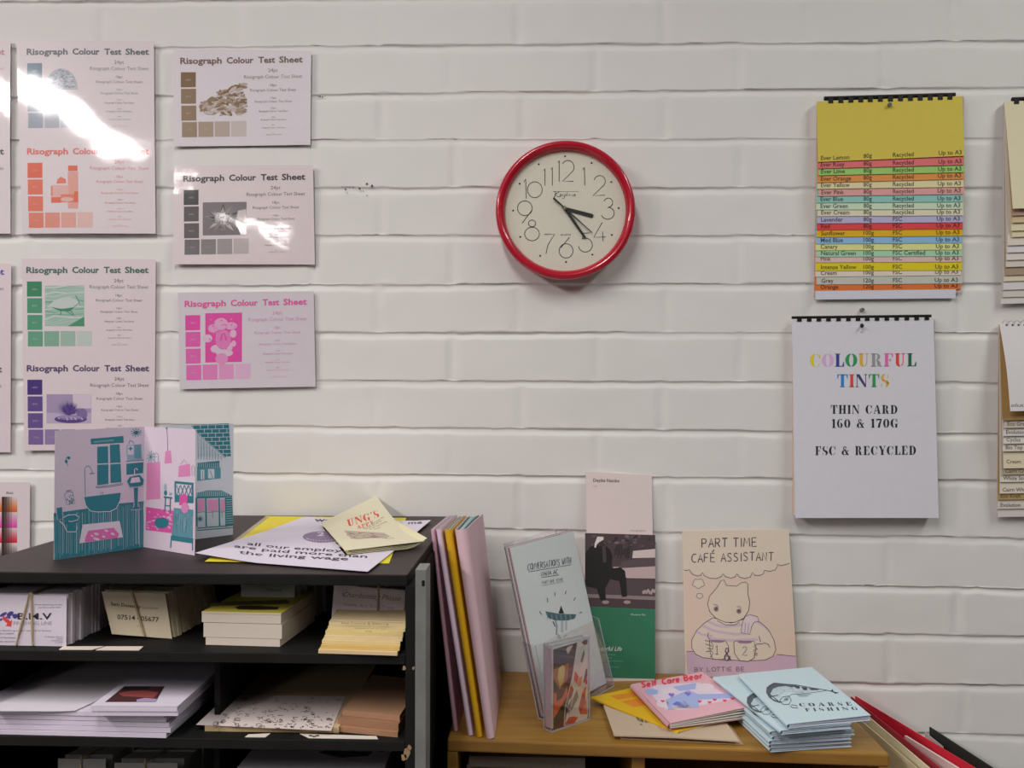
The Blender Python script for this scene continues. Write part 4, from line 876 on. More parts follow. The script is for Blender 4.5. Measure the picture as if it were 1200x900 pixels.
def bmv(P):
    k = (44, 38, 46); r = random.Random(2)
    P.text('B.M.V', 104, 328, 36, 200, k, bold=.02); P.text('FINISHING LINE', 80, 361, 21, 225, (150, 142, 150))
    for (x, y, a, b, c) in ((20, 300, 24, 9, (62, 54, 120)), (60, 296, 22, 12, (62, 54, 120)), (90, 310, 16, 14, (62, 54, 120)), (40, 318, 26, 7, (84, 76, 140)), (5, 330, 12, 7, (84, 76, 140))): P.ell(x, y, a, b, c, 1.5, 12, -.5)
    P.poly([(15, 305), (45, 325), (62, 340), (72, 330), (66, 372), (34, 366), (44, 354), (18, 330)], (196, 60, 64), 2)
    for (x, y) in ((30, 296), (76, 302), (55, 318)): P.poly([(x, y-10), (x+4, y-3), (x+11, y), (x+4, y+4), (x, y+10), (x-4, y+4), (x-11, y), (x-4, y-3)], (70, 62, 128), 2.5)
    P.text('Print finishing trade', 205, 246, 8, 160, (96, 88, 98)); P.text('tel 0151 000 000', 225, 262, 7, 130, (110, 102, 112))
    P.text('all your finishing taken care of in house', -60, 398, 8, 360, (96, 88, 98))
    for i, s in enumerate(('01512 556870', '01 8 Northgate', 'info finishing')): P.text(s, -10, 416+i*23, 8, 92+i*10, (96, 88, 98))
    for i, s in enumerate(('17 Napier Street', 'Sheffield', 'Yorkshire', 'S11 8HA')): P.text(s, 368-(105, 38, 66, 44)[i], 434+i*11, 7, (105, 38, 66, 44)[i], (110, 102, 112))
bundle('banded bundle of white business cards printed B.M.V, leftmost on the upper shelf', [V((fr.x-.092, yb+.002, z1_)), V((fr.x, yb, z1_)), fr, V((fr.x-.092, yb+.002, ZP))], (.004, .125, .0), 26, CW, bmv, S5, ((.56, .40), (.58, .60)), .0022, 1.45, 3)
fr = H(201.5, 748.6, ZP); yb = fr.y
def sam(P):
    k = (46, 40, 36); P.text('Sam Donnelly', 650, 246, 20, 175, k, dy=20, bold=.01); P.text('Gardener', 832, 266, 15, 100, (140, 130, 118), dy=4)
    P.text('07514 405677', 688, 327, 27, 243, k, dy=17, bold=.012); P.text('web', 800, 372, 8, 45, (140, 130, 118))
bundle('banded bundle of cream business cards with a phone number, tilted, on the upper shelf', [W(119, 693, yb+.004), W(193.5, 695.6, yb+.004), fr, W(131, 743, yb)], (.012, .105, .001), 18, (206, 192, 166), sam, S5, ((.48, .55),), .0018, 1.45, 5)
pa = ink((206, 194, 178), 1.45)
# block of cream cards, cards lying flat
def packet(name, fl, fr_, depth, h, rgb, label, cat='card', group=None, art=None, tf=None, k=1.45, skew=0.0, side=None, n=1, parent=None, bowt=None):
    """flat block: fl, fr_ front bottom corners (3D), depth back, height h"""
    fl, fr_ = V(fl), V(fr_); d = (fr_-fl).normalized(); b = V((-d.y, d.x, 0)); b = b if b.y > 0 else -b; b = b*depth+d*skew
    q = [up(fl+b, h), up(fr_+b, h), up(fr_, h), up(fl, h)]
    P = Patch(q, ink(rgb, k), th=h, nu=6, nv=6, k=k, edge=ink(side, k) if side else None, bow=bowt)
    if tf: P.tf = tf
    if art: art(P)
    if n > 1:        # sheet lines round the edges
        pass
    o = P.build(name, parent)
    if label: tag(o, label, cat, group)
    return o
a, b = H(241, 755.5, ZP), H(328, 758, ZP)
hh = W(235, 715, a.y).z-ZP
lay = [(0, .215, 0, 0), (.225, .42, -.0025, .002), (.655, .25, -.0045, .001)]
ll = ['thick block of cream cards, lowest layer of the yellow-topped pile', 'thick block of cream cards, middle layer of the yellow-topped pile', 'block of cream cards just under the yellow card']
for (f, g, dx, dx2), s in zip(lay, ll):
    packet('card_packet', V((a.x+dx, a.y, ZP+hh*f)), V((b.x+dx2, b.y, ZP+hh*f)), .10, hh*g*.985, (208, 196, 182), s, 'cards', 'cream card pile on the upper shelf', skew=.004)
def ytop(P):
    P.poly([(220, 206), (250, 199), (330, 200), (430, 206), (420, 218), (300, 219), (235, 217)], (52, 38, 24), 1); P.poly([(95, 184), (470, 172), (478, 190), (110, 202)], (120, 112, 60), 1)
packet('card', V((a.x-.0045, a.y, ZP+hh*.912)), V((b.x+.001, b.y, ZP+hh*.912)), .10, .0018, (196, 182, 70), 'yellow card with a dark picture on top of the cream card pile', 'card', 'cream card pile on the upper shelf', ytop, S4, skew=.004, side=(212, 200, 180))
fr = H(346, 736, ZP); yb = fr.y
bundle('bundle of pale grey cards standing at the back behind the yellow-topped pile', [W(282, 681, yb), W(345, 686, yb), fr, W(284, 734, yb+.002)], (.022, .10, 0), 14, (190, 194, 198), lambda P: P.text('Jonestown', 370, 128, 12, 70, (70, 66, 70), dy=4), S4, (), .002, 1.45, 7)
fr = H(472, 747, ZP); yb = fr.y
S8 = lambda X, Y: (360+X/8.1786, 670+Y/8.1786)
def chard(P):
    k = (104, 84, 112)
    P.text('Chardonnay Please', 330, 238, 52, 560, k, dy=40, up=(22, -48), bold=-.006); P.text('Some Art You Trust', 350, 326, 34, 480, mixc(k, (196, 188, 198), .7), dy=34, up=(10, -30), bold=-.006)
    P.text('www.chardonnayplease', 355, 392, 18, 480, (84, 74, 150), dy=38)
    P.loop([(335, 210), (350, 178), (385, 176), (372, 205), (345, 232), (380, 240)], 3, k)
bundle('bundle of white cards in ornate script with crossed bands, standing behind the cream cards', [W(391.5, 685, yb), W(475, 691.8, yb), fr, W(387, 743, yb)], (.004, .05, 0), 10, (196, 188, 198), chard, S8, ((.63, .64),), .0012, 1.45, 9)
a, b = H(373, 765.5, ZP), H(465.5, 768.5, ZP); Hs = .0265
ords = ['lowest', 'second from the bottom', 'third from the bottom', 'fourth from the bottom', 'fifth from the bottom', 'sixth from the bottom', 'just under the top one']
for i in range(7):
    d = V((.0008*i+(.0008 if i % 2 else 0), .0040*i, Hs/7*i)); rg = [(206, 180, 140), (186, 160, 96), (202, 182, 132), (210, 190, 150), (190, 172, 118), (204, 186, 140), (200, 184, 146)][i]
    packet('card_packet', a+d, b+d, .058, Hs/7*.93, rg, 'cream card packet in the fanned pile at right, '+ords[i], 'cards', 'fanned cream cards on the upper shelf', skew=-.007)
d = V((.0060, .028, Hs))
def ctop(P):
    P.text('Fine Carpets & Tailoring', 330, 492, 14, 450, (120, 96, 70), dy=10); P.text('Kenwood  for your free quote', 458, 530, 10, 300, (110, 88, 66), dy=6); P.text('07700', 560, 552, 9, 60, (110, 88, 66), dy=2)
packet('card', a+d, b+d+V((.0005, 0, 0)), .062, .0008, (206, 184, 144), 'cream printed card curling up on top of the fanned pile', 'card', 'fanned cream cards on the upper shelf', ctop, S8, skew=-.007, bowt=lambda u, v: .0055*(1-v)*(1+.25*(abs(u-.5)*2)**2))
for q, s in (([(74, 757.4), (122, 757.2), (108, 761.2), (69, 761)], 'cream card lying flat at the front of the upper shelf, left of two'), ([(124, 757.3), (168, 757.3), (163, 761.9), (112, 761.6)], 'cream card lying flat at the front of the upper shelf, right of two')):
    flat('card', q, Z1+.0002, .0005, (190, 178, 166), s, 'card', 'loose cards at the shelf front', nu=1, nv=1)

# ================================================================ IN THE BLACK UNIT, MIDDLE SHELF
ZQ = Z2+.0004
b = H(198, 865, ZQ); a = H(2, 860.5, ZQ); dv = (b-a).normalized(); a = b-dv*.216
Hs = .0262; nl = ['lowest', 'second from the bottom', 'middle', 'second from the top', 'topmost']
for i in range(5):
    o_ = V(((-.003, .001, -.001, -.004, -.0055)[i], (0, .001, .002, .002, .001)[i], Hs/5*i))
    def bw(u, v, i=i): return .0012*math.sin(3*u+i)*v*v*.5+.0004
    packet('paper_sheaf', a+o_, b+o_, .30, Hs/5*.86, (206, 196, 212), 'sheaf of white paper in the left pile, middle shelf, '+nl[i], 'paper', 'white paper pile on the middle shelf')
def shadow_sheet(P): pass
p0, p1 = H(-25, 838.6, ZQ+Hs+.0002), H(80, 838.6, ZQ+Hs+.0002)
P = Patch([p0+V((.02, .2, 0)), p1+V((.05, .2, 0)), p1+V((.0, .012, 0)), p0+V((0, .004, 0))], ink((206, 200, 208), 1.45), th=.0004, nu=8, nv=8, bow=lambda u, v: .0006+.004*max(0, v-.7)*max(0, .8-u)*3)
tag(P.build('loose_sheet'), 'loose white sheet with a lifted edge on the white paper pile', 'paper')
zm = ZQ+Hs+.0003
a, b = H(106.5, 839, zm), H(207.5, 839.5, zm)
S50 = lambda X, Y: (X/5, 760+Y/5)
def mag(P):
    P.poly([(615, 314), (912, 314), (965, 222), (728, 222)], (66, 34, 36), 1); r = random.Random(4)
    P.poly([(690, 262), (760, 250), (850, 246), (930, 258), (900, 290), (800, 284), (720, 280)], (132, 62, 60), 1.5); P.poly([(800, 300), (850, 290), (920, 296), (912, 313), (800, 313)], (150, 130, 160), 1.6)
    P.poly([(728, 222), (880, 222), (870, 240), (715, 246)], (26, 20, 20), 1.7)
t = thing('postcard_pack', (a+b)/2, 'pack of white-edged postcards with a dark red picture on the white paper pile', 'postcards')
packet('card', a+V((.0005, .001, 0)), b+V((.0005, .001, 0)), .150, .0046, (204, 194, 210), None, parent=t); packet('card', up(a, .0049), up(b, .0049), .150, .0048, (206, 196, 212), None, parent=t)
packet('top_card', up(a, .0099)+V((-.001, 0, 0)), up(b, .0099)+V((.0006, 0, 0)), .150, .0006, (204, 196, 210), None, art=mag, tf=S50, parent=t)
S40 = lambda X, Y: (220+X/4, 760+Y/4)
a, b = H(240, 857, ZQ), H(397, 859, ZQ)
packet('paper_sheaf', a, b, .20, .0062, (176, 156, 124), 'tan-edged paper sheaf under the speckled sheet on the middle shelf', 'paper', k=1.45, side=(172, 150, 112))
z = ZQ+.0068
def speck(P):
    r = random.Random(9); k = (62, 50, 48)
    for i in range(170):
        v = r.random()**1.5; y = 232+150*(1-v)*.92; x0 = 70+(382-y)*1.0; x1 = 672+(382-y)*.45; x = x0+20+r.random()*(x1-x0-40); s = 1-(382-y)/260
        a_ = r.uniform(0, 6); L = 12*s+3; sh = r.random()
        if sh < .35: P.stroke([(x+L*math.cos(a_+q*.6), y+.45*L*math.sin(a_+q*.6)) for q in range(r.choice((4, 6, 8)))], 1.8*s+.6, mixc(k, (190, 176, 172), .85), 2)
        else: P.stroke([(x, y), (x+L*math.cos(a_), y+.4*L*math.sin(a_))], 2.6*s+.8, mixc(k, (190, 176, 172), r.choice((.5, .8, 1))), 2)
P = Patch([H(267, 814, z), H(405, 816, z), H(388, 856, z), H(230, 849, z)], ink((204, 190, 186), 1.45), th=.0005, nu=8, nv=8, k=1.45); P.tf = S40; speck(P)
tag(P.build('patterned_sheet'), 'pale sheet scattered with small dark doodles on the middle shelf', 'paper')
a, b = H(391, 857, ZQ), H(466, 864.3, ZQ)
for i, (h, o_, rg, s) in enumerate([(.0055, (0, 0, 0), (150, 112, 84), 'brown kraft card packet, lowest of the pile beside the doodled sheet'), (.0062, (.0035, .004, .0058), (144, 106, 80), 'brown kraft card packet, middle of the pile beside the doodled sheet'), (.0060, (.0065, .012, .0123), (160, 122, 94), 'brown kraft card packet, top of the pile beside the doodled sheet')]):
    packet('card_packet', a+V(o_), b+V(o_)+V((-o_[0], 0, 0)), .11, h, rg, s, 'cards', 'kraft cards on the middle shelf', k=1.35, skew=-.013)
sc = random.Random(6)
for q, s in (([(291, 860.5), (317, 859.3), (311, 863.8), (287, 863.6)], 'small torn white paper scrap on the shelf edge below the doodled sheet'), ([(351, 859.5), (441, 862.5), (443, 866), (362, 864.8)], 'long torn white paper scrap on the shelf edge below the kraft cards')):
    flat('paper_scrap', q, Z2+.0002, .0004, (190, 182, 172), s, 'paper scrap', 'scraps on the shelf edge', nu=2, nv=1, art=(lambda P: [P.ell(364+i*4, 862.3+(i % 2), 2.4, .9, (70, 64, 58), 1.5) for i in range(3)]) if q[0][0] > 340 else None)

# ================================================================ IN THE BLACK UNIT, LOWER SHELF
Z3 = Z2-.0905+.0004
for (x0, x1, yt, dep, sd, s) in ((68, 124, 889, .09, 11, 'banded card bundle in the dark lower shelf, left of two'), (134, 208, 894, .10, 12, 'banded card bundle in the dark lower shelf, right of two')):
    yy = YF+.05; p = W(x0, yt, yy); q = W(x1, yt, yy)
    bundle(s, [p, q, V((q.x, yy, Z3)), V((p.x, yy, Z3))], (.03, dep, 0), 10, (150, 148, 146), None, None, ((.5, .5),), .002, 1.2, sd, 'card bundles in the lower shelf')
yy = YF+.03; p, q = W(275, 903, yy), W(448, 905, yy)
def smear(P): P.poly([(380, 880), (437, 881), (432, 886), (400, 888), (372, 882)], (60, 58, 60), 1)
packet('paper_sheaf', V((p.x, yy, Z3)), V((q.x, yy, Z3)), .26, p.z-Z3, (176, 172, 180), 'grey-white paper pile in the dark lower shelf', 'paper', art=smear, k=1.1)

# ================================================================ ON THE PINE BOOKCASE
ZK = ZW+.0003
def folded_booklet(label, sb_px, st_px, r0, r1, rgb, inner, W_=.180, L=.26, flare=0.0, npg=3):
    """A4 booklet standing on its foot, spine to the viewer, leaning left on the black unit"""
    sb = H(*sb_px, ZK); st = W(st_px[0]+4.5, st_px[1], sb.y+.012); L = (st-sb).length
    s = (st-sb).normalized(); bk = V((.0, 1, 0)); bk = (bk-s*bk.dot(s)).normalized(); t = s.cross(bk).normalized(); t = t if t.x > 0 else -t
    th = thing('booklet', sb, label, 'booklet', 'tall booklets leaning on the black unit')
    def U(r, w, inset, fl):
        pts = [(w, r+fl), (w*.5, r+fl*.3), (r*1.0+inset, r)]+[(inset+r-r*math.sin(math.radians(a)), r*math.cos(math.radians(a))) for a in range(15, 180, 15)]+[(r+inset, -r), (w*.5, -r-fl*.1), (w, -r-fl*.25)]
        return pts
    def sweep(r_b, r_t, w, inset, fl, top_in, m, name, tk=.0004):
        pm = PM(); n = 8; rings = []
        for j in range(n+1):
            f = j/n; r = r_b+(r_t-r_b)*f; o = sb+s*(L*f*(1-top_in)+.0006)
            prof = U(r, w, inset, fl*f)
            inn = U(max(r-tk, .0002), w, inset+tk, fl*f)
            rings.append([o+bk*b+t*a for b, a in prof]+[o+bk*b+t*a for b, a in inn[::-1]])
        m_ = len(rings[0]); vs = [p for r in rings for p in r]
        pm.mesh(vs, [(j*m_+i, j*m_+(i+1) % m_, (j+1)*m_+(i+1) % m_, (j+1)*m_+i) for j in range(n) for i in range(m_)], m)
        h = m_//2
        for j in (0, n): pm.mesh(rings[j], [(i, i+1, m_-2-i, m_-1-i) for i in range(h-1)], m)
        return pm.build(name, th, smooth=True)
    sweep(r0, r1, W_, 0, flare, 0, ink(rgb, 1.6), 'cover')
    for i in range(npg):
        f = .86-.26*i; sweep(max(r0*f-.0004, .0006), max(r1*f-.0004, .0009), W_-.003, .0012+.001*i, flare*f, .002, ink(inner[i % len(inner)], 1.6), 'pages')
    return th
PKP = (196, 158, 172)
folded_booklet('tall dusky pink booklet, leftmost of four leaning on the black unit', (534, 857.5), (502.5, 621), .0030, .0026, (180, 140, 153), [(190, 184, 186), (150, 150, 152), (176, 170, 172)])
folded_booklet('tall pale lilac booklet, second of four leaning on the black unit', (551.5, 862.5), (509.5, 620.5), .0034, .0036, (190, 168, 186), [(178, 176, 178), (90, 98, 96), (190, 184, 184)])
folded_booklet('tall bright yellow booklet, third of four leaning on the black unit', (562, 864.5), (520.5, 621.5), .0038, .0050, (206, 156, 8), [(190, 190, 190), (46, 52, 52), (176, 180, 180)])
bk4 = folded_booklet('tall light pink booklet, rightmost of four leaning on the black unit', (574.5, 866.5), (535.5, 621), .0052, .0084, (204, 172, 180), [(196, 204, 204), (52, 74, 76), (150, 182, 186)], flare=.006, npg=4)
# acrylic holder with leaflets
acr = thin_glass('clear_acrylic', tint=(.985, .98, .99), refl=.05, rough=.04); acr_e = mat('acrylic_cut_edge', (.55, .53, .56), .25, var=.1)
lb, rb_ = H(640, 843, ZK), H(711, 803, ZK)
tl = at_dist(598, 645, lb, .222, True)
u_ = (rb_-lb); n_ = u_.cross(tl-lb).normalized(); n_ = n_ if n_.dot(CAM-lb) > 0 else -n_
# slide everything so the foot of the leaflet sits in the pocket
def plane_pt(px, py, p, n): d = ray(px, py); return CAM+d*((p-CAM).dot(n)/d.dot(n))
tr = plane_pt(672, 625, lb, n_); lift = V((0, 0, .0035))
hold = thing('leaflet_holder', (lb+rb_)/2, 'clear acrylic leaflet holder on the pine bookcase, filled with white-fronted leaflets', 'leaflet holder')
nh = V((n_.x, n_.y, 0)).normalized()
def pslab(name, q, nv, m, edge):
    pm = PM(); pm.slab(q, nv, m, edge); return pm.build(name, hold)
bq = [plane_pt(*p, lb-n_*.010, n_) for p in ((590, 637), (650, 620))]
blb, brb = lb-n_*.010-u_*.03, rb_-n_*.010+u_*.03; blb.z = brb.z = ZK+.0002
pslab('back_panel', [bq[0], bq[1], brb, blb], n_*.0016, acr, acr_e)
f0, f1 = lb+nh*.011-u_*.03, rb_+nh*.011+u_*.01; f0.z = f1.z = ZK+.0002
ff = [up(f0, .105)-n_*.0+(tl-lb)*.0, up(f1, .105)]
fl_ = [f0, f1, f1+ (tl-lb).normalized()*.098, f0+(tl-lb).normalized()*.098]
pslab('front_panel', fl_, n_*.0014, acr, acr_e)
pslab('base_plate', [blb, brb, f1, f0], (0, 0, .0014), acr, acr_e)
for a_, b_ in ((blb, f0), (brb, f1)):
    d_ = (tl-lb).normalized(); pslab('side_panel', [a_, b_, b_+d_*.098, a_+d_*.10], u_.normalized()*.0012, acr, acr_e)
lw = (198, 204, 206)
def leaf_art(P):
    k = (62, 64, 70)
    P.hand('CONVERSATIONS WITH', 128, 228, 24, 172, k, 2.4, dy=-28, jit=.06); P.stroke([(132, 234), (298, 206)], 2, k)
    P.hand('NANA AC', 182, 250, 17, 66, k, 2.4, dy=-10, jit=.05); P.stroke([(182, 256), (250, 246)], 2, k)
    P.hand('PART ONE ISSUE', 184, 282, 11, 84, (110, 110, 116), 1.6, dy=-14); P.stroke([(184, 288), (270, 272)], 1.4, (110, 110, 116))
    tq = (70, 96, 104)
    P.poly([(197, 388), (250, 398), (318, 400), (312, 416), (285, 424), (235, 424), (205, 412)], tq, 1.5); P.poly([(248, 396), (258, 366), (270, 397)], (34, 42, 48), 2)
    for i in range(12): P.stroke([(202+i*9, 398+min(i, 11-i)), (206+i*9, 420)], 1.6, (40, 54, 62) if i % 2 else (130, 150, 156), 2.4)
    for q in ([(182, 402), (174, 388)], [(206, 352), (204, 336)], [(234, 328), (234, 314)], [(274, 322), (278, 308)], [(308, 346), (314, 334)], [(330, 396), (340, 390)]): P.stroke(q, 3, k)
    P.stroke([(236, 424), (242, 445), (240, 480)], 5, mixc(k, lw, .6)); P.stroke([(226, 428), (236, 448)], 4, k); P.stroke([(262, 424), (262, 470)], 9, mixc(tq, lw, .4)); P.stroke([(278, 426), (278, 462)], 6, mixc(k, lw, .35)); P.stroke([(246, 478), (256, 494)], 3, k); P.hand('L C', 246, 494, 12, 40, k, 2)
lt = [('white leaflet with a small boat drawing, front one in the acrylic holder', lw), ('leaflet with a dark red edge, second in the acrylic holder', (120, 60, 62)), ('leaflet with a pale edge, third in the acrylic holder', (176, 168, 172)), ('leaflet with a dark edge, hindmost in the acrylic holder', (74, 58, 62))]
for i, (s, c) in enumerate(lt):
    o_ = -n_*(.0017*i+.0003)+(-u_.normalized()*.0016*i)+(tl-lb).normalized()*.0009*i+lift
    q = [tl+o_, tr+o_, rb_+o_, lb+o_]
    P = Patch(q, ink(lw if i == 0 else mixc(c, lw, .5), 1.6), th=.0011, nu=3, nv=5, k=1.6, edge=ink(c, 1.6))
    P.tf = lambda X, Y: (580+X/3.336, 600+Y/3.336)
    if i == 0: leaf_art(P)
    elif i == 1:
        for j in range(16): P.stroke([(84+j*11, 140-j*3.3), (90+j*11, 138-j*3.3)], 6, (110, 46, 50), 2)
    tag(P.build('leaflet'), s, 'leaflet', 'leaflets in the acrylic holder')
# cassette in its clear case
k0, k1, k2 = H(646, 859, ZK), H(691.5, 843.5, ZK), H(636, 854.5, ZK)
nc = (k1-k0).cross(V((0, 0, 1))).normalized(); nc = nc if nc.y < 0 else -nc
hz = W(646, 757.5, k0.y).z-ZK; dp = -nc*min(.020, (k2-k0).length)
cas = thing('cassette', (k0+k1)/2, 'cassette in a clear case with orange and white artwork, in front of the leaflet holder', 'cassette')
pm = PM(); cm = thin_glass('clear_polystyrene', tint=(.99, .985, .99), refl=.06, rough=.05)
q0, q1 = up(k0, .0002), up(k1, .0002); uu = (k1-k0).normalized(); t_ = .0016
pm.slab([q0, q1, up(q1, hz), up(q0, hz)], dp*.06, cm, acr_e); pm.build('case_front', cas)
pm = PM(); pm.slab([q0+dp*.94, q1+dp*.94, up(q1+dp*.94, hz), up(q0+dp*.94, hz)], dp*.06, cm, acr_e); pm.build('case_back', cas)
pm = PM()
for z_ in (0, hz-t_): pm.slab([up(q0+dp*.07, z_), up(q1+dp*.07, z_), up(q1+dp*.93, z_), up(q0+dp*.93, z_)], (0, 0, t_), cm, acr_e)
for a_ in (q0, q1-uu*t_): pm.slab([up(a_+dp*.07, t_), up(a_+dp*.93, t_), up(a_+dp*.93, hz-t_), up(a_+dp*.07, hz-t_)], uu*t_, cm, acr_e)
pm.build('case_rim', cas)
i0, i1 = up(k0, .004)+dp*.12+uu*.0022, up(k1, .004)+dp*.12-uu*.0022
P = Patch([up(i0, hz-.008), up(i1, hz-.008), i1, i0], ink((190, 176, 170), 1.6), th=.0006, nu=1, nv=1, k=1.6); P.tf = lambda X, Y: (620+X/6.425, 730+Y/6.425)
r = random.Random(12); E_ = lambda *c: c
P.poly([(182, 200), (362, 146), (270, 780), (182, 800)], (84, 44, 40), 1); P.poly([(362, 146), (440, 122), (438, 722), (262, 778)], (206, 194, 180), 1)
for q, c in (([(184, 205), (270, 178), (300, 260), (240, 330), (184, 350)], (76, 48, 60)), ([(184, 350), (240, 330), (300, 300), (290, 420), (230, 500), (184, 420)], (150, 96, 66)), ([(222, 340), (250, 315), (270, 330), (262, 440), (232, 480), (216, 420)], (214, 190, 120)), ([(186, 520), (206, 530), (208, 590), (250, 560), (282, 480), (292, 540), (186, 720)], (206, 96, 56)), ([(186, 720), (290, 560), (268, 700), (210, 780), (186, 770)], (52, 50, 36)), ([(184, 420), (216, 430), (212, 500), (184, 530)], (46, 34, 30)),
             ([(345, 360), (372, 400), (360, 470), (335, 440)], (196, 70, 40)), ([(372, 410), (400, 400), (392, 470), (365, 480)], (200, 130, 60)), ([(415, 420), (438, 410), (438, 460), (420, 462)], (190, 70, 50)), ([(285, 640), (360, 500), (372, 560), (300, 690)], (120, 104, 84)), ([(278, 650), (350, 520), (330, 600), (280, 690)], (70, 46, 40)), ([(372, 640), (400, 520), (428, 470), (420, 600), (385, 690)], (170, 70, 50)), ([(385, 690), (430, 560), (437, 690)], (206, 110, 76)),
             ([(264, 770), (300, 710), (340, 702), (368, 712), (340, 752)], (176, 66, 50)), ([(350, 300), (372, 200), (410, 160), (432, 190), (420, 280), (385, 330)], (178, 168, 160)), ([(385, 290), (398, 240), (412, 200), (418, 230), (400, 300)], (90, 84, 84)), ([(395, 150), (415, 125), (440, 125), (438, 160), (420, 168)], (110, 60, 46)), ([(300, 500), (320, 470), (335, 500), (318, 560), (300, 580)], (150, 50, 40)), ([(268, 210), (290, 180), (330, 165), (290, 240), (275, 250)], (206, 180, 170)), ([(405, 460), (425, 350), (438, 340), (438, 400)], (84, 50, 44))): P.poly(q, c, 2+.05*r.random())
for q in ([(362, 150), (330, 380), (270, 640), (262, 775)], [(330, 420), (380, 500), (438, 470)], [(275, 620), (340, 690), (438, 690)], [(360, 490), (330, 560), (300, 700)], [(345, 350), (350, 290), (380, 180)]): P.stroke(q, 5, (216, 206, 196), 3)
P.build('inlay', cas)
s0 = up(k0, .004)+uu*.0019+dp*.14; s1 = s0+dp*.72
P = Patch([up(s1, hz-.008), up(s0, hz-.008), s0, s1], ink((186, 172, 182), 1.6), th=.0004, nu=1, nv=1, k=1.6)
P.build('spine_card', cas)

# tall books standing against the wall
def standing(name, label, cat, corners, th, rgb, art, tf, k=1.85, pages=(196, 186, 180)):
    c = [V(p) for p in corners]; t = thing(name, (c[2]+c[3])/2, label, cat)
    P = Patch(c, ink(rgb, k), th=.0005, nu=2, nv=2, k=k); P.tf = tf
    if art: art(P)
    n = P.n; c = P.c
    b = [p-n*th for p in c]
    P.pm.slab(b, -n*.0004, ink(rgb, k)); P.pm.slab([c[0], c[3], b[3], b[0]], (c[0]-c[1]).normalized()*.0004, ink(rgb, k)); P.build('cover', t)
    pm = PM(); ins = .0012; u = (c[1]-c[0]).normalized(); v = (c[3]-c[0]).normalized()
    q = [c[0]+u*.0006+v*ins, c[1]-u*ins+v*ins, c[2]-u*ins-v*.0006, c[3]+u*.0006-v*.0006]; q = [p-n*.0006 for p in q]
    pm.slab(q, -n*(th-.0008), ink(pages, k)); pm.build('pages', t); return t
bl, br = H(690, 801, ZK), H(767.5, 797, ZK)
n0 = -.010
S3 = lambda X, Y: (670+X/3.3333, 540+Y/3.3333)
def dl(P):
    w = (186, 172, 170)
    P.poly([(52, 282), (326, 290), (326, 580), (52, 568)], (58, 46, 50), 1); P.poly([(52, 568), (326, 580), (326, 852), (52, 846)], (36, 92, 68), 1)
    P.text('Deyika Nambe', 84, 82, 13, 102, (62, 54, 54), dy=2, bold=.006); P.text('text', 84, 102, 7, 16, (140, 130, 128)); P.text('Photographs by', 230, 276, 7, 60, (130, 120, 120))
    # the printed photograph: a figure on a bench in a park
    P.poly([(160, 415), (326, 405), (326, 460), (215, 458)], (150, 132, 132), 1.3); P.poly([(200, 392), (326, 372), (326, 412), (180, 420)], (70, 58, 62), 1.4); P.poly([(240, 352), (326, 344), (326, 378), (236, 380)], (166, 152, 150), 1.5)
    r = random.Random(3)
    for i in range(60): P.ell(70+r.random()*250, 294+r.random()*60, r.uniform(4, 12), r.uniform(3, 9), mixc((28, 22, 24), (96, 80, 84), r.random()), 1.2+i*.005, 7)
    for i in range(10): P.stroke([(168+i*6, 372+r.uniform(-4, 12)), (172+i*6, 335+r.uniform(-10, 10))], 4, (36, 28, 30), 1.6)
    P.poly([(52, 456), (326, 466), (326, 528), (52, 520)], (64, 52, 56), 1.7); P.poly([(60, 520), (326, 530), (326, 544), (60, 534)], (110, 96, 98), 1.6)
    P.poly([(54, 360), (72, 336), (98, 326), (128, 330), (150, 345), (158, 372), (156, 420), (190, 416), (208, 430), (214, 480), (216, 530), (196, 532), (186, 470), (150, 462), (130, 500), (134, 545), (112, 545), (98, 500), (58, 490), (52, 470)], (20, 16, 18), 2.4)
    P.ell(112, 312, 16, 22, (60, 46, 46), 2.6); P.poly([(100, 296), (124, 297), (124, 308), (110, 316), (98, 326), (94, 340), (88, 338), (90, 322)], (196, 186, 184), 2.8); P.poly([(106, 318), (126, 316), (122, 332), (110, 334)], (44, 34, 34), 3)
    for (x, y) in ((216, 552), (132, 552)): P.ell(x, y, 14, 7, (130, 112, 110), 2.7)
    P.poly([(118, 330), (132, 332), (136, 395), (122, 398)], (52, 44, 46), 2.6)
    for i in range(8): P.ell(280+i*6, 512+r.uniform(-6, 4), 5, 7, (140, 124, 124), 2.2)
    g = (150, 176, 158)
    P.text('Wonderful Life', 68, 742, 17, 126, (206, 214, 206), up=(5, -17), bold=.006); P.text('Poems by', 232, 604, 7, 56, g)
    for (y, a, b) in ((760, 100, 70), (772, 100, 56), (784, 100, 100), (796, 100, 40), (808, 100, 84)): P.text('a collection of verse', a, y, 6, b, mixc(g, (36, 92, 68), .6))
standing('book', 'tall narrow book with white, photograph and green bands standing against the wall', 'book', [V((bl.x, n0, W(686, 553, n0).z)), V((br.x+.0005, n0, W(769, 557, n0).z)), br, bl], .006, (192, 178, 176), dl, S3)
bl = H(803.5, 792, ZK); n0 = -.012; tl, tr = W(800, 622, n0), W(924.5, 620.5, n0); br = bl+(tr-tl)+V((.006, -.002, 0)); br.z = ZK
S45 = lambda X, Y: (790+X/4.5, 610+Y/4.5)
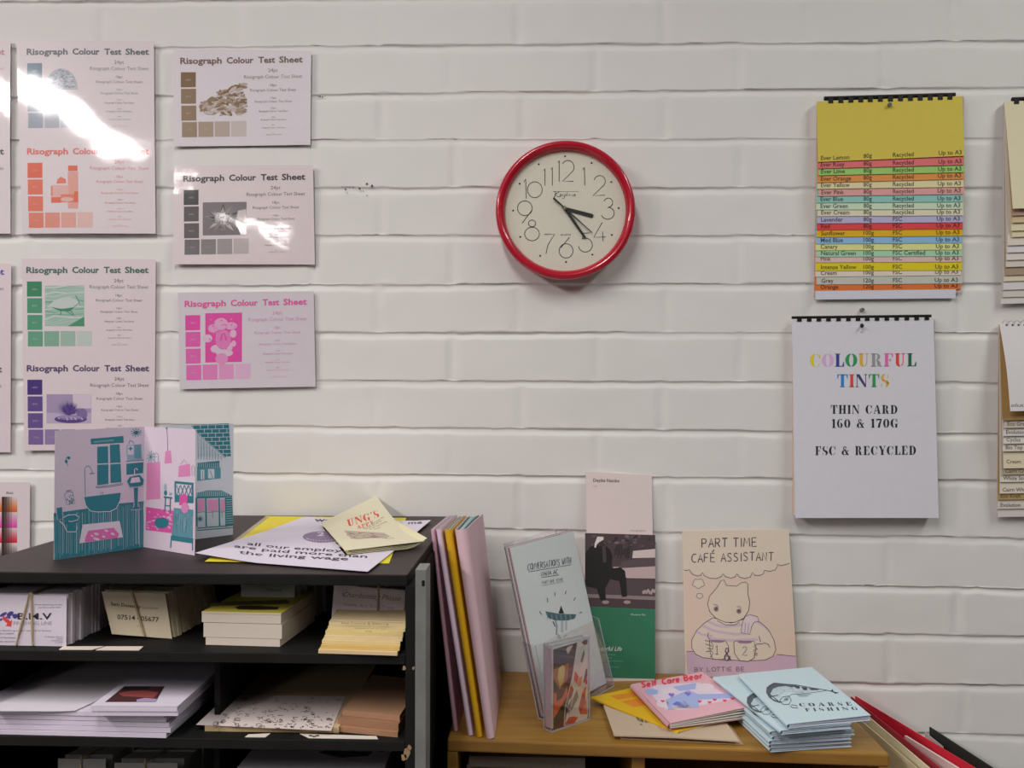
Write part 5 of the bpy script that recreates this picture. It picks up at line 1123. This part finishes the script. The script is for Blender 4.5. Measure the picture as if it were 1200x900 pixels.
def cafe(P):
    k = (70, 58, 64); cr = (206, 192, 176); bd = (194, 174, 160); w = 3.2
    P.poly([(52, 262), (80, 258), (100, 282), (140, 292), (150, 274), (185, 300), (240, 302), (256, 280), (290, 302), (325, 300), (330, 282), (365, 302), (405, 296), (412, 272), (440, 286), (470, 280), (476, 262), (515, 266), (540, 252), (545, 232), (607, 226), (642, 716), (66, 690)], bd, 1)
    P.poly([(64, 690), (90, 690), (520, 708), (644, 714), (648, 880), (72, 880)], (160, 138, 156), 1.5)
    P.hand('PART TIME', 146, 140, 46, 300, k, 5.4, dy=-6, jit=.05); P.hand('CAFE ASSISTANT', 92, 220, 44, 440, k, 5.0, dy=-10, jit=.05); P.stroke([(199, 168), (211, 154)], 5, k)
    def sc(cx, cy, rx, ry, a0, a1): P.stroke(earc(cx, cy, rx, ry, a0, a1, 8), w, k)
    P.stroke([(52, 260), (66, 264), (82, 258), (84, 268), (98, 284), (120, 292), (138, 290), (150, 274), (158, 290), (186, 304), (222, 306), (248, 296), (258, 280), (270, 296), (300, 304), (322, 296), (330, 280), (344, 298), (372, 306), (402, 298), (412, 274), (424, 288), (450, 290), (470, 280), (476, 262), (500, 268), (530, 262), (542, 246), (545, 230), (560, 238), (590, 232), (608, 224)], w, k, 2.5)
    P.stroke([(66, 690), (100, 690)], w, k); P.stroke([(540, 706), (644, 716)], w, k)
    for (cx, cy, s) in ((128, 332, 1.0), (134, 397, .55)): P.poly([(cx+(30*s)*math.cos(a)*(1+.12*math.sin(5*a)), cy+(24*s)*math.sin(a)*(1+.12*math.sin(5*a))) for a in [i*.3 for i in range(21)]], cr, 1.6); P.loop([(cx+(30*s)*math.cos(a)*(1+.12*math.sin(5*a)), cy+(24*s)*math.sin(a)*(1+.12*math.sin(5*a))) for a in [i*.3 for i in range(21)]], 2.4, k, 2.4)
    body = [(205, 512), (160, 540), (118, 580), (92, 630), (92, 668), (112, 704), (150, 722), (198, 728), (260, 735), (420, 738), (480, 735), (520, 715), (536, 680), (526, 630), (500, 580), (460, 540), (400, 510), (300, 540)]
    P.poly(body, (208, 194, 180), 2.2); P.loop(body, w, k, 3.0)
    st_ = (164, 144, 160)
    for (a, b, c_) in (((178, 530), (270, 560), (438, 528)), ((150, 555), (270, 592), (380, 596)), ((118, 585), (180, 604), (200, 606))):
        P.stroke([a, ((a[0]+b[0])/2, (a[1]+b[1])/2+8), b, ((b[0]+c_[0])/2, (b[1]+c_[1])/2+6), c_], 13, st_, 2.6)
    P.stroke([(180, 620), (300, 632), (440, 626)], 13, st_, 2.6); P.stroke([(430, 530), (480, 560), (500, 585)], 9, st_, 2.6)
    hd = [(228, 350), (246, 318), (262, 312), (274, 342), (330, 346), (352, 328), (376, 324), (388, 336), (388, 385), (398, 430), (392, 475), (366, 515), (320, 536), (270, 536), (220, 515), (188, 480), (176, 440), (186, 400)]
    P.poly(hd, (210, 194, 176), 3.4); P.loop(hd, w, k, 4)
    P.stroke([(226, 528), (270, 550), (320, 550), (345, 535)], 3, k, 3.6)
    for (x, y) in ((221, 466), (341, 478)): P.ell(x, y, 13, 14, (120, 100, 104), 4.2); P.ell(x, y-1, 7, 8, (80, 66, 70), 4.5)
    P.stroke([(208, 442), (226, 446), (234, 456)], 3, k, 4.4); P.stroke([(330, 456), (346, 452), (354, 466)], 3, k, 4.4)
    sf = [(362, 530), (376, 504), (400, 496), (438, 506), (446, 530), (420, 536), (408, 560), (398, 600), (352, 590), (356, 560)]
    P.poly(sf, (176, 160, 166), 4); P.loop(sf, 2.8, k, 4.4); P.stroke([(376, 540), (372, 590)], 2, k, 4.6); P.stroke([(392, 540), (388, 594)], 2, k, 4.6)
    for cup in ([(186, 630), (270, 634), (286, 660), (280, 710), (255, 732), (205, 730), (190, 700)], [(314, 640), (330, 634), (420, 636), (432, 670), (420, 725), (390, 742), (345, 738), (318, 700)]): P.poly(cup, (210, 198, 182), 4.6); P.loop(cup, w, k, 5)
    P.ell(228, 636, 36, 7, (120, 96, 112), 5.2, rot=.05); P.ell(372, 641, 38, 7, (120, 96, 112), 5.2)
    for q in ([(160, 630), (196, 640), (206, 660), (200, 676)], [(165, 650), (200, 662)], [(168, 690), (196, 686), (206, 700), (190, 720)], [(175, 672), (204, 678)], [(470, 650), (436, 650), (420, 662), (432, 676)], [(440, 676), (418, 684), (424, 700), (440, 700)], [(440, 710), (420, 706), (424, 722)], [(470, 642), (496, 652), (504, 670)], [(180, 590), (176, 612), (186, 626)], [(446, 608), (456, 640)]): P.stroke(q, 3, k, 5.4)
    P.hand('1', 216, 704, 46, 34, k, 3.4, 5.6); P.hand('2', 358, 710, 46, 40, k, 3.4, 5.6); P.hand('&', 262, 738, 68, 46, (84, 62, 88), 6.5, 6)
    P.hand('BY LOTTIE BE', 108, 796, 22, 270, k, 3, 3, dy=-2)
standing('comic_book', 'comic titled PART TIME CAFÉ ASSISTANT standing against the wall', 'book', [tl, tr, br, bl], .004, (206, 192, 176), cafe, S45)
# kraft cards, yellow booklet, pink zine
S6 = lambda X, Y: (690+X/6, 770+Y/6)
zk = ZK
for i, (q, rg, s, th) in enumerate([([(716, 830), None, (871.5, 872), (727, 865)], (150, 126, 98), 'brown kraft card, lower of two under the yellow booklet', .0014), ([(707, 826), None, (866.5, 869), (719.5, 861.5)], (166, 148, 128), 'grey-brown kraft card with black lettering, upper of two under the yellow booklet', .0016)]):
    zz = zk+.0001+.0045*i; p = [H(*x, zz+th) if x else None for x in q]; p[1] = p[0]+(p[2]-p[3])
    P = Patch(p, ink(rg, 1.6), th=th, nu=2, nv=2, k=1.6, bow=(lambda u, v: .0022*(1-u)*0+.0016*math.sin(2.6*u)) if i else None); P.tf = S6
    if i: P.roman('MU', 340, 455, 60, 90, (56, 46, 40), dy=18, up=(-10, -28)); P.roman('K', 362, 484, 60, 20, (56, 46, 40), up=(-4, -8)) if 'K' in ROMAN else None
    tag(P.build('card'), s, 'card', 'kraft cards on the pine bookcase')
zy = zk+.0098
p0, p1, p3 = H(693, 816.7, zy), H(796, 857.5, zy), H(740, 806, zy); e = (p3-p0).normalized()*.148; q = [p0, p0+e, p1+e, p1]
def zine(label, corners, t0, t1, rgb, pgs, art=None, tf=None, k=1.6, name='zine', group=None, npg=3, bow=None, rows=True):
    """folded zine lying flat; corners TL,TR,BR,BL of its upper cover, spine along BL-TL"""
    c = [V(p) for p in corners]; t = thing(name, V(((c[0]+c[2])/2).to_tuple())-V((0, 0, max(t0, t1))), label, 'zine', group)
    P = Patch(c, ink(rgb, k), th=.0004, nu=8, nv=8, k=k, bow=bow, planar=bow is None); 
    if tf: P.tf = tf
    if art: art(P)
    lo = [c[0]-V((0, 0, t0)), c[1]-V((0, 0, t1)), c[2]-V((0, 0, t1)), c[3]-V((0, 0, t0))]
    P.pm.slab(lo, (0, 0, .0004), ink(rgb, k))
    out = (c[0]-c[1]); out.z = 0; out = out.normalized(); m = ink(rgb, k)
    arc = [c[3]+out*(t0*.5*math.sin(math.pi*i/6))-V((0, 0, t0*.5*(1-math.cos(math.pi*i/6)))) for i in range(7)]
    P.pm.strip(arc, c[0]-c[3], m); P.build('cover', t)
    for i in range(npg):
        f = (i+.6)/(npg+.2); ins = .0022; q = []
        for j, p in enumerate(c):
            tt_ = t0 if j in (0, 3) else t1; sg = 1 if j in (0, 3) else -1
            u = (c[1]-c[0]).normalized()*(ins*.5*sg); v = (c[3]-c[0]).normalized()*(ins*.4 if j < 2 else -ins*.4)
            q.append(p-V((0, 0, .0006+(tt_-.0012)*f))+u+v)
        pm = PM(); th_ = min(.0011, .45*t0/npg+.0003)
        PP = Patch(q, ink(pgs, k), th=th_*.8, nu=4, nv=1, bow=(lambda u, v, i=i: .0006*math.sin(3*u+i))); PP.build('pages', t)
    return t
def yart2(P):
    o = (226, 140, 36); P.poly([(150, 272), (325, 245), (372, 272), (205, 300)], o, 1); P.poly([(225, 312), (375, 286), (450, 330), (320, 352)], o, 1)
zine('bright yellow zine with orange panels, partly under the pink zine', q, .0036, .0036, (222, 178, 24), (214, 206, 190), yart2, S6, group='zines on the pine bookcase', npg=2)
zs = zk+.0098
sc_ = [H(741, 801.5, zs+.009), H(823, 787.5, zs+.013), H(881, 827.5, zs+.017), H(785.5, 847.5, zs+.009)]
def scb(P):
    rd = (206, 62, 82); bl_ = (150, 162, 206); vi = (112, 92, 168); w = (222, 208, 218)
    P.poly([(420, 225), (480, 195), (760, 180), (850, 200), (960, 265), (1000, 300), (760, 345), (540, 370), (470, 300)], (206, 190, 208), 1)
    P.poly([(395, 235), (440, 220), (490, 235), (480, 262), (420, 268)], bl_, 1.5); P.poly([(590, 210), (755, 182), (750, 225), (640, 240)], bl_, 1.5); P.poly([(540, 300), (700, 232), (770, 262), (1000, 258), (1010, 290), (780, 300), (770, 355), (560, 370)], bl_, 1.6)
    for (x, y, a, b) in ((560, 240, 50, 26), (820, 215, 60, 30), (650, 350, 70, 22), (520, 330, 44, 26)): P.ell(x, y, a, b, w, 1.6)
    P.hand('Self Care Bear', 375, 214, 34, 430, rd, 12, 2.6, dy=-66, up=(-6, -38))
    for (x, y) in ((580, 268), (695, 260)): P.poly([(x-24, y-6), (x-8, y-16), (x+2, y-8), (x+14, y-16), (x+24, y-2), (x+4, y+18)], vi, 2.4)
    for (x, y) in ((520, 310), (780, 312), (850, 318), (885, 300), (955, 306), (1010, 292), (1060, 298)): P.poly([(x-16, y-2), (x-6, y-8), (x, y-2), (x+8, y-8), (x+16, y), (x, y+12)], rd, 2.4)
    P.poly([(590, 330), (620, 312), (650, 322), (640, 340), (600, 342)], (84, 96, 168), 2.4)
    P.stroke([(665, 312), (684, 322), (672, 338)], 5, vi, 2.5)
pz = zine('pink zine titled in red with fanned white pages, on top of the yellow zine', sc_, .0075, .0155, (222, 172, 184), (222, 214, 206), scb, S6, group='zines on the pine bookcase', npg=4)
pm = PM(); wv = [sc_[3].lerp(sc_[0], i/60)+V((-.0016, -.0008, -.003)) for i in range(61)]
pm.tube([p+V((0, 0, .0011*math.sin(i*2.1))) for i, p in enumerate(wv)], .0011, ink((196, 84, 84), 1.6), 6); pm.build('binding_thread', [q for q in pz.children if q.name.startswith('cover')][0])
# coarse fishing zines
S57 = lambda X, Y: (830+X/5.714, 770+Y/5.714)
BLU = (182, 202, 210)
def fish(P, dx=0, dy=0, txt=True):
    k = (48, 54, 62); g = lambda *q: [(x+dx, y+dy) for x, y in q]
    P.poly(g((390, 205), (410, 188), (440, 172), (480, 176), (560, 184), (600, 190), (560, 205), (520, 195), (470, 200), (430, 215), (412, 250), (430, 280), (470, 296), (500, 300), (478, 308), (440, 296), (405, 270), (388, 240)), mixc(k, BLU, .85), 1.6)
    P.poly(g((440, 182), (520, 186), (600, 196), (680, 206), (760, 222), (700, 228), (640, 240), (590, 240), (540, 232), (500, 240), (470, 270), (430, 262), (418, 236)), mixc(k, BLU, .22), 1.3)
    for q in (((570, 196), (610, 194), (612, 214), (590, 210)), ((622, 200), (660, 204), (664, 222), (640, 224)), ((668, 208), (740, 214), (736, 222), (690, 222))): P.poly(g(*q), k, 2)
    P.stroke(g((400, 215), (425, 185), (470, 178), (590, 188), (700, 208), (790, 222), (850, 236)), 4, k); P.stroke(g((500, 300), (560, 250), (640, 246), (720, 236), (790, 226)), 2.5, k)
    P.poly(g((820, 226), (834, 216), (838, 232), (876, 240), (850, 246)), k, 2.2)
    P.loop(g((478, 290), (500, 268), (540, 262), (556, 290), (540, 318), (500, 318)), 4, k); P.ell(522+dx, 284+dy, 14, 10, mixc(k, BLU, .6), 2.4); P.stroke(g((556, 320), (590, 326), (600, 344), (560, 338), (550, 326)), 4, k); P.stroke(g((418, 266), (470, 256)), 5, k)
    r = random.Random(4)
    for i in range(26): x, y = 440+r.random()*200, 190+r.random()*55; P.stroke(g((x, y), (x+14, y+3)), 1.8, mixc(k, BLU, .55), 1.6)
    for i in range(4): P.stroke(g((590+i*6, 252+i*4), (690-i*10, 250+i*5)), 2, mixc(k, BLU, .4))
    P.stroke(g((430, 215), (412, 250), (470, 296)), 5, k)
    if txt:
        P.roman('COARSE', 615, 332, 24, 350, k, dy=-8, up=(-12, -22), gap=.45); P.roman('FISHING', 655, 364, 22, 350, k, dy=-10, up=(-12, -20), gap=.45)
z_ = ZK
pile = [H(907, 879.5, z_+.004), H(1002, 873.5, z_+.004)]
ddir = (pile[1]-pile[0]).normalized(); bdir = V((-ddir.y, ddir.x, 0)); wid = (pile[1]-pile[0]).length; dep = .150
ty = ['pale blue fishing zine at the bottom of the pile', 'pale blue fishing zine, second from the bottom of the pile', 'pale blue fishing zine, third from the bottom of the pile', 'pale blue fishing zine, fourth from the bottom of the pile', 'pale blue fishing zine, third from the top of the pile']
zz = z_+.0002; r = random.Random(8)
for i in range(5):
    t0, t1 = .0046, .0056; o_ = ddir*r.uniform(-.003, .002)+bdir*r.uniform(-.001, .004)+V((-.0006*i, 0, 0))
    a = pile[0]+o_; b = pile[1]+o_; a.z = zz+t0; b.z = zz+t1
    cc = [a+bdir*dep, b+bdir*dep, b, a]
    zine(ty[i], cc, t0-.0002, t1-.0003, BLU, (196, 198, 214), (lambda P: P.ell(322, 376, 44, 15, (40, 56, 56), 1.5, rot=.6)) if i == 4 else None, S57, group='fishing zines on the pine bookcase', npg=2)
    zz += (t0+t1)/2+.0002
zz += .0006
c_ = [H(837, 793, zz+.0055), None, None, H(916.5, 856, zz+.0055)]; e = H(998, 848, zz+.0065)-c_[3]; c_[1] = c_[0]+e; c_[2] = c_[3]+e
zine('pale blue fishing zine just under the topmost one, pushed out to the left', c_, .0050, .0060, BLU, (196, 198, 214), lambda P: fish(P, -130, 66, False), S57, group='fishing zines on the pine bookcase', npg=2)
zz += .0070
c_ = [H(867, 789.5, zz+.0058), H(951, 781.5, zz+.0068), H(1020.5, 838, zz+.0068), H(924.5, 848.5, zz+.0058)]
zine('pale blue zine lettered COARSE FISHING with a fish drawing, on top of the pile', c_, .0054, .0064, BLU, (196, 198, 214), fish, S57, group='fishing zines on the pine bookcase', npg=3)

# ================================================================ INSIDE THE PINE BOOKCASE
r = random.Random(15); zz = ZBS+.0004; i = 0
x0, x1 = PX0+.020, W(684, 890, -.24).x
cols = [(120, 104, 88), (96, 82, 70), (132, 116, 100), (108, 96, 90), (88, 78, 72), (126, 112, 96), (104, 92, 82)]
lab = ['lowest', 'second from the bottom', 'third from the bottom', 'middle', 'third from the top', 'second from the top', 'topmost']
while i < 7:
    h = .0128; j = r.uniform(-.003, .003)
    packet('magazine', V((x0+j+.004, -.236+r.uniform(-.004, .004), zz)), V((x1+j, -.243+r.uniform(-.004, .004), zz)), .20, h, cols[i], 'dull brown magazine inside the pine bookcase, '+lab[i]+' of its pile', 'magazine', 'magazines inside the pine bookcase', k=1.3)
    zz += h+.0004; i += 1

# ================================================================ FOLDERS LEANING AT THE RIGHT
ZBOX = .62
def folder(label, bpx, fpx, by, rgb, th=.0010, cat='folder', extra=(), k=2.0, name='folder', group='folders beside the pine bookcase'):
    t = None
    A_ = W(*bpx, by); F_ = H(*fpx, A_.z)
    F_ = A_+(F_-A_)*min(1.0, .30/max(.01, (F_-A_).length)) if (F_-A_).length > .30 else F_
    o = V((-.012, 0, 0))
    q = [A_, F_, V((F_.x, F_.y, ZBOX+.0005))+o*0, V((A_.x, A_.y, ZBOX+.0005))+o*0]
    P = Patch(q, ink(rgb, k), th=th, nu=4, nv=4, k=k)
    ob = P.build(name); tag(ob, label, cat, group); return ob
folder('olive-cream folder edge nearest the pine bookcase, left of the red folders', (1006, 842), (1074, 900), -.135, (150, 140, 112), .0012)
folder('cream folder between the pine bookcase and the dark red folder', (1013, 836), (1089, 900), -.110, (196, 186, 162), .0012)
folder('dark red folder, nearer of the two red ones', (997, 816), (1102, 900), -.014, (128, 32, 44), .0010)
folder('grey-white papers standing between the two red folders', (1060, 862), (1122, 900), -.150, (178, 160, 156), .0030, 'papers', name='paper_bundle')
folder('bright red folder, farther of the two red ones', (1002, 815.5), (1143, 900), -.008, (158, 24, 42), .0010)
folder('pinkish cream sheet standing between the red folder and the black folder', (1051, 844), (1142, 900), -.018, (204, 180, 164), .0008, 'paper', name='standing_sheet')
folder('grey card standing just left of the black folder', (1084, 858), (1105, 875), -.006, (150, 142, 138), .0008, 'card', name='standing_card')
folder('black folder, rightmost of the folders by the wall', (1089, 852), (1163, 900), -.012, (22, 23, 22), .0022)
pm = PM(); bx = mat('grey_storage_box', (.2, .2, .2), .6, var=.1); xa, xb = W(1005, 840, -.01).x-.02, .80
pm.box(max(xa, PX1+.006), -.30, 0, xb, -.012, ZBOX, bx); tag(pm.build('storage_box', bevel=.003), 'grey box beneath the standing folders', 'box')
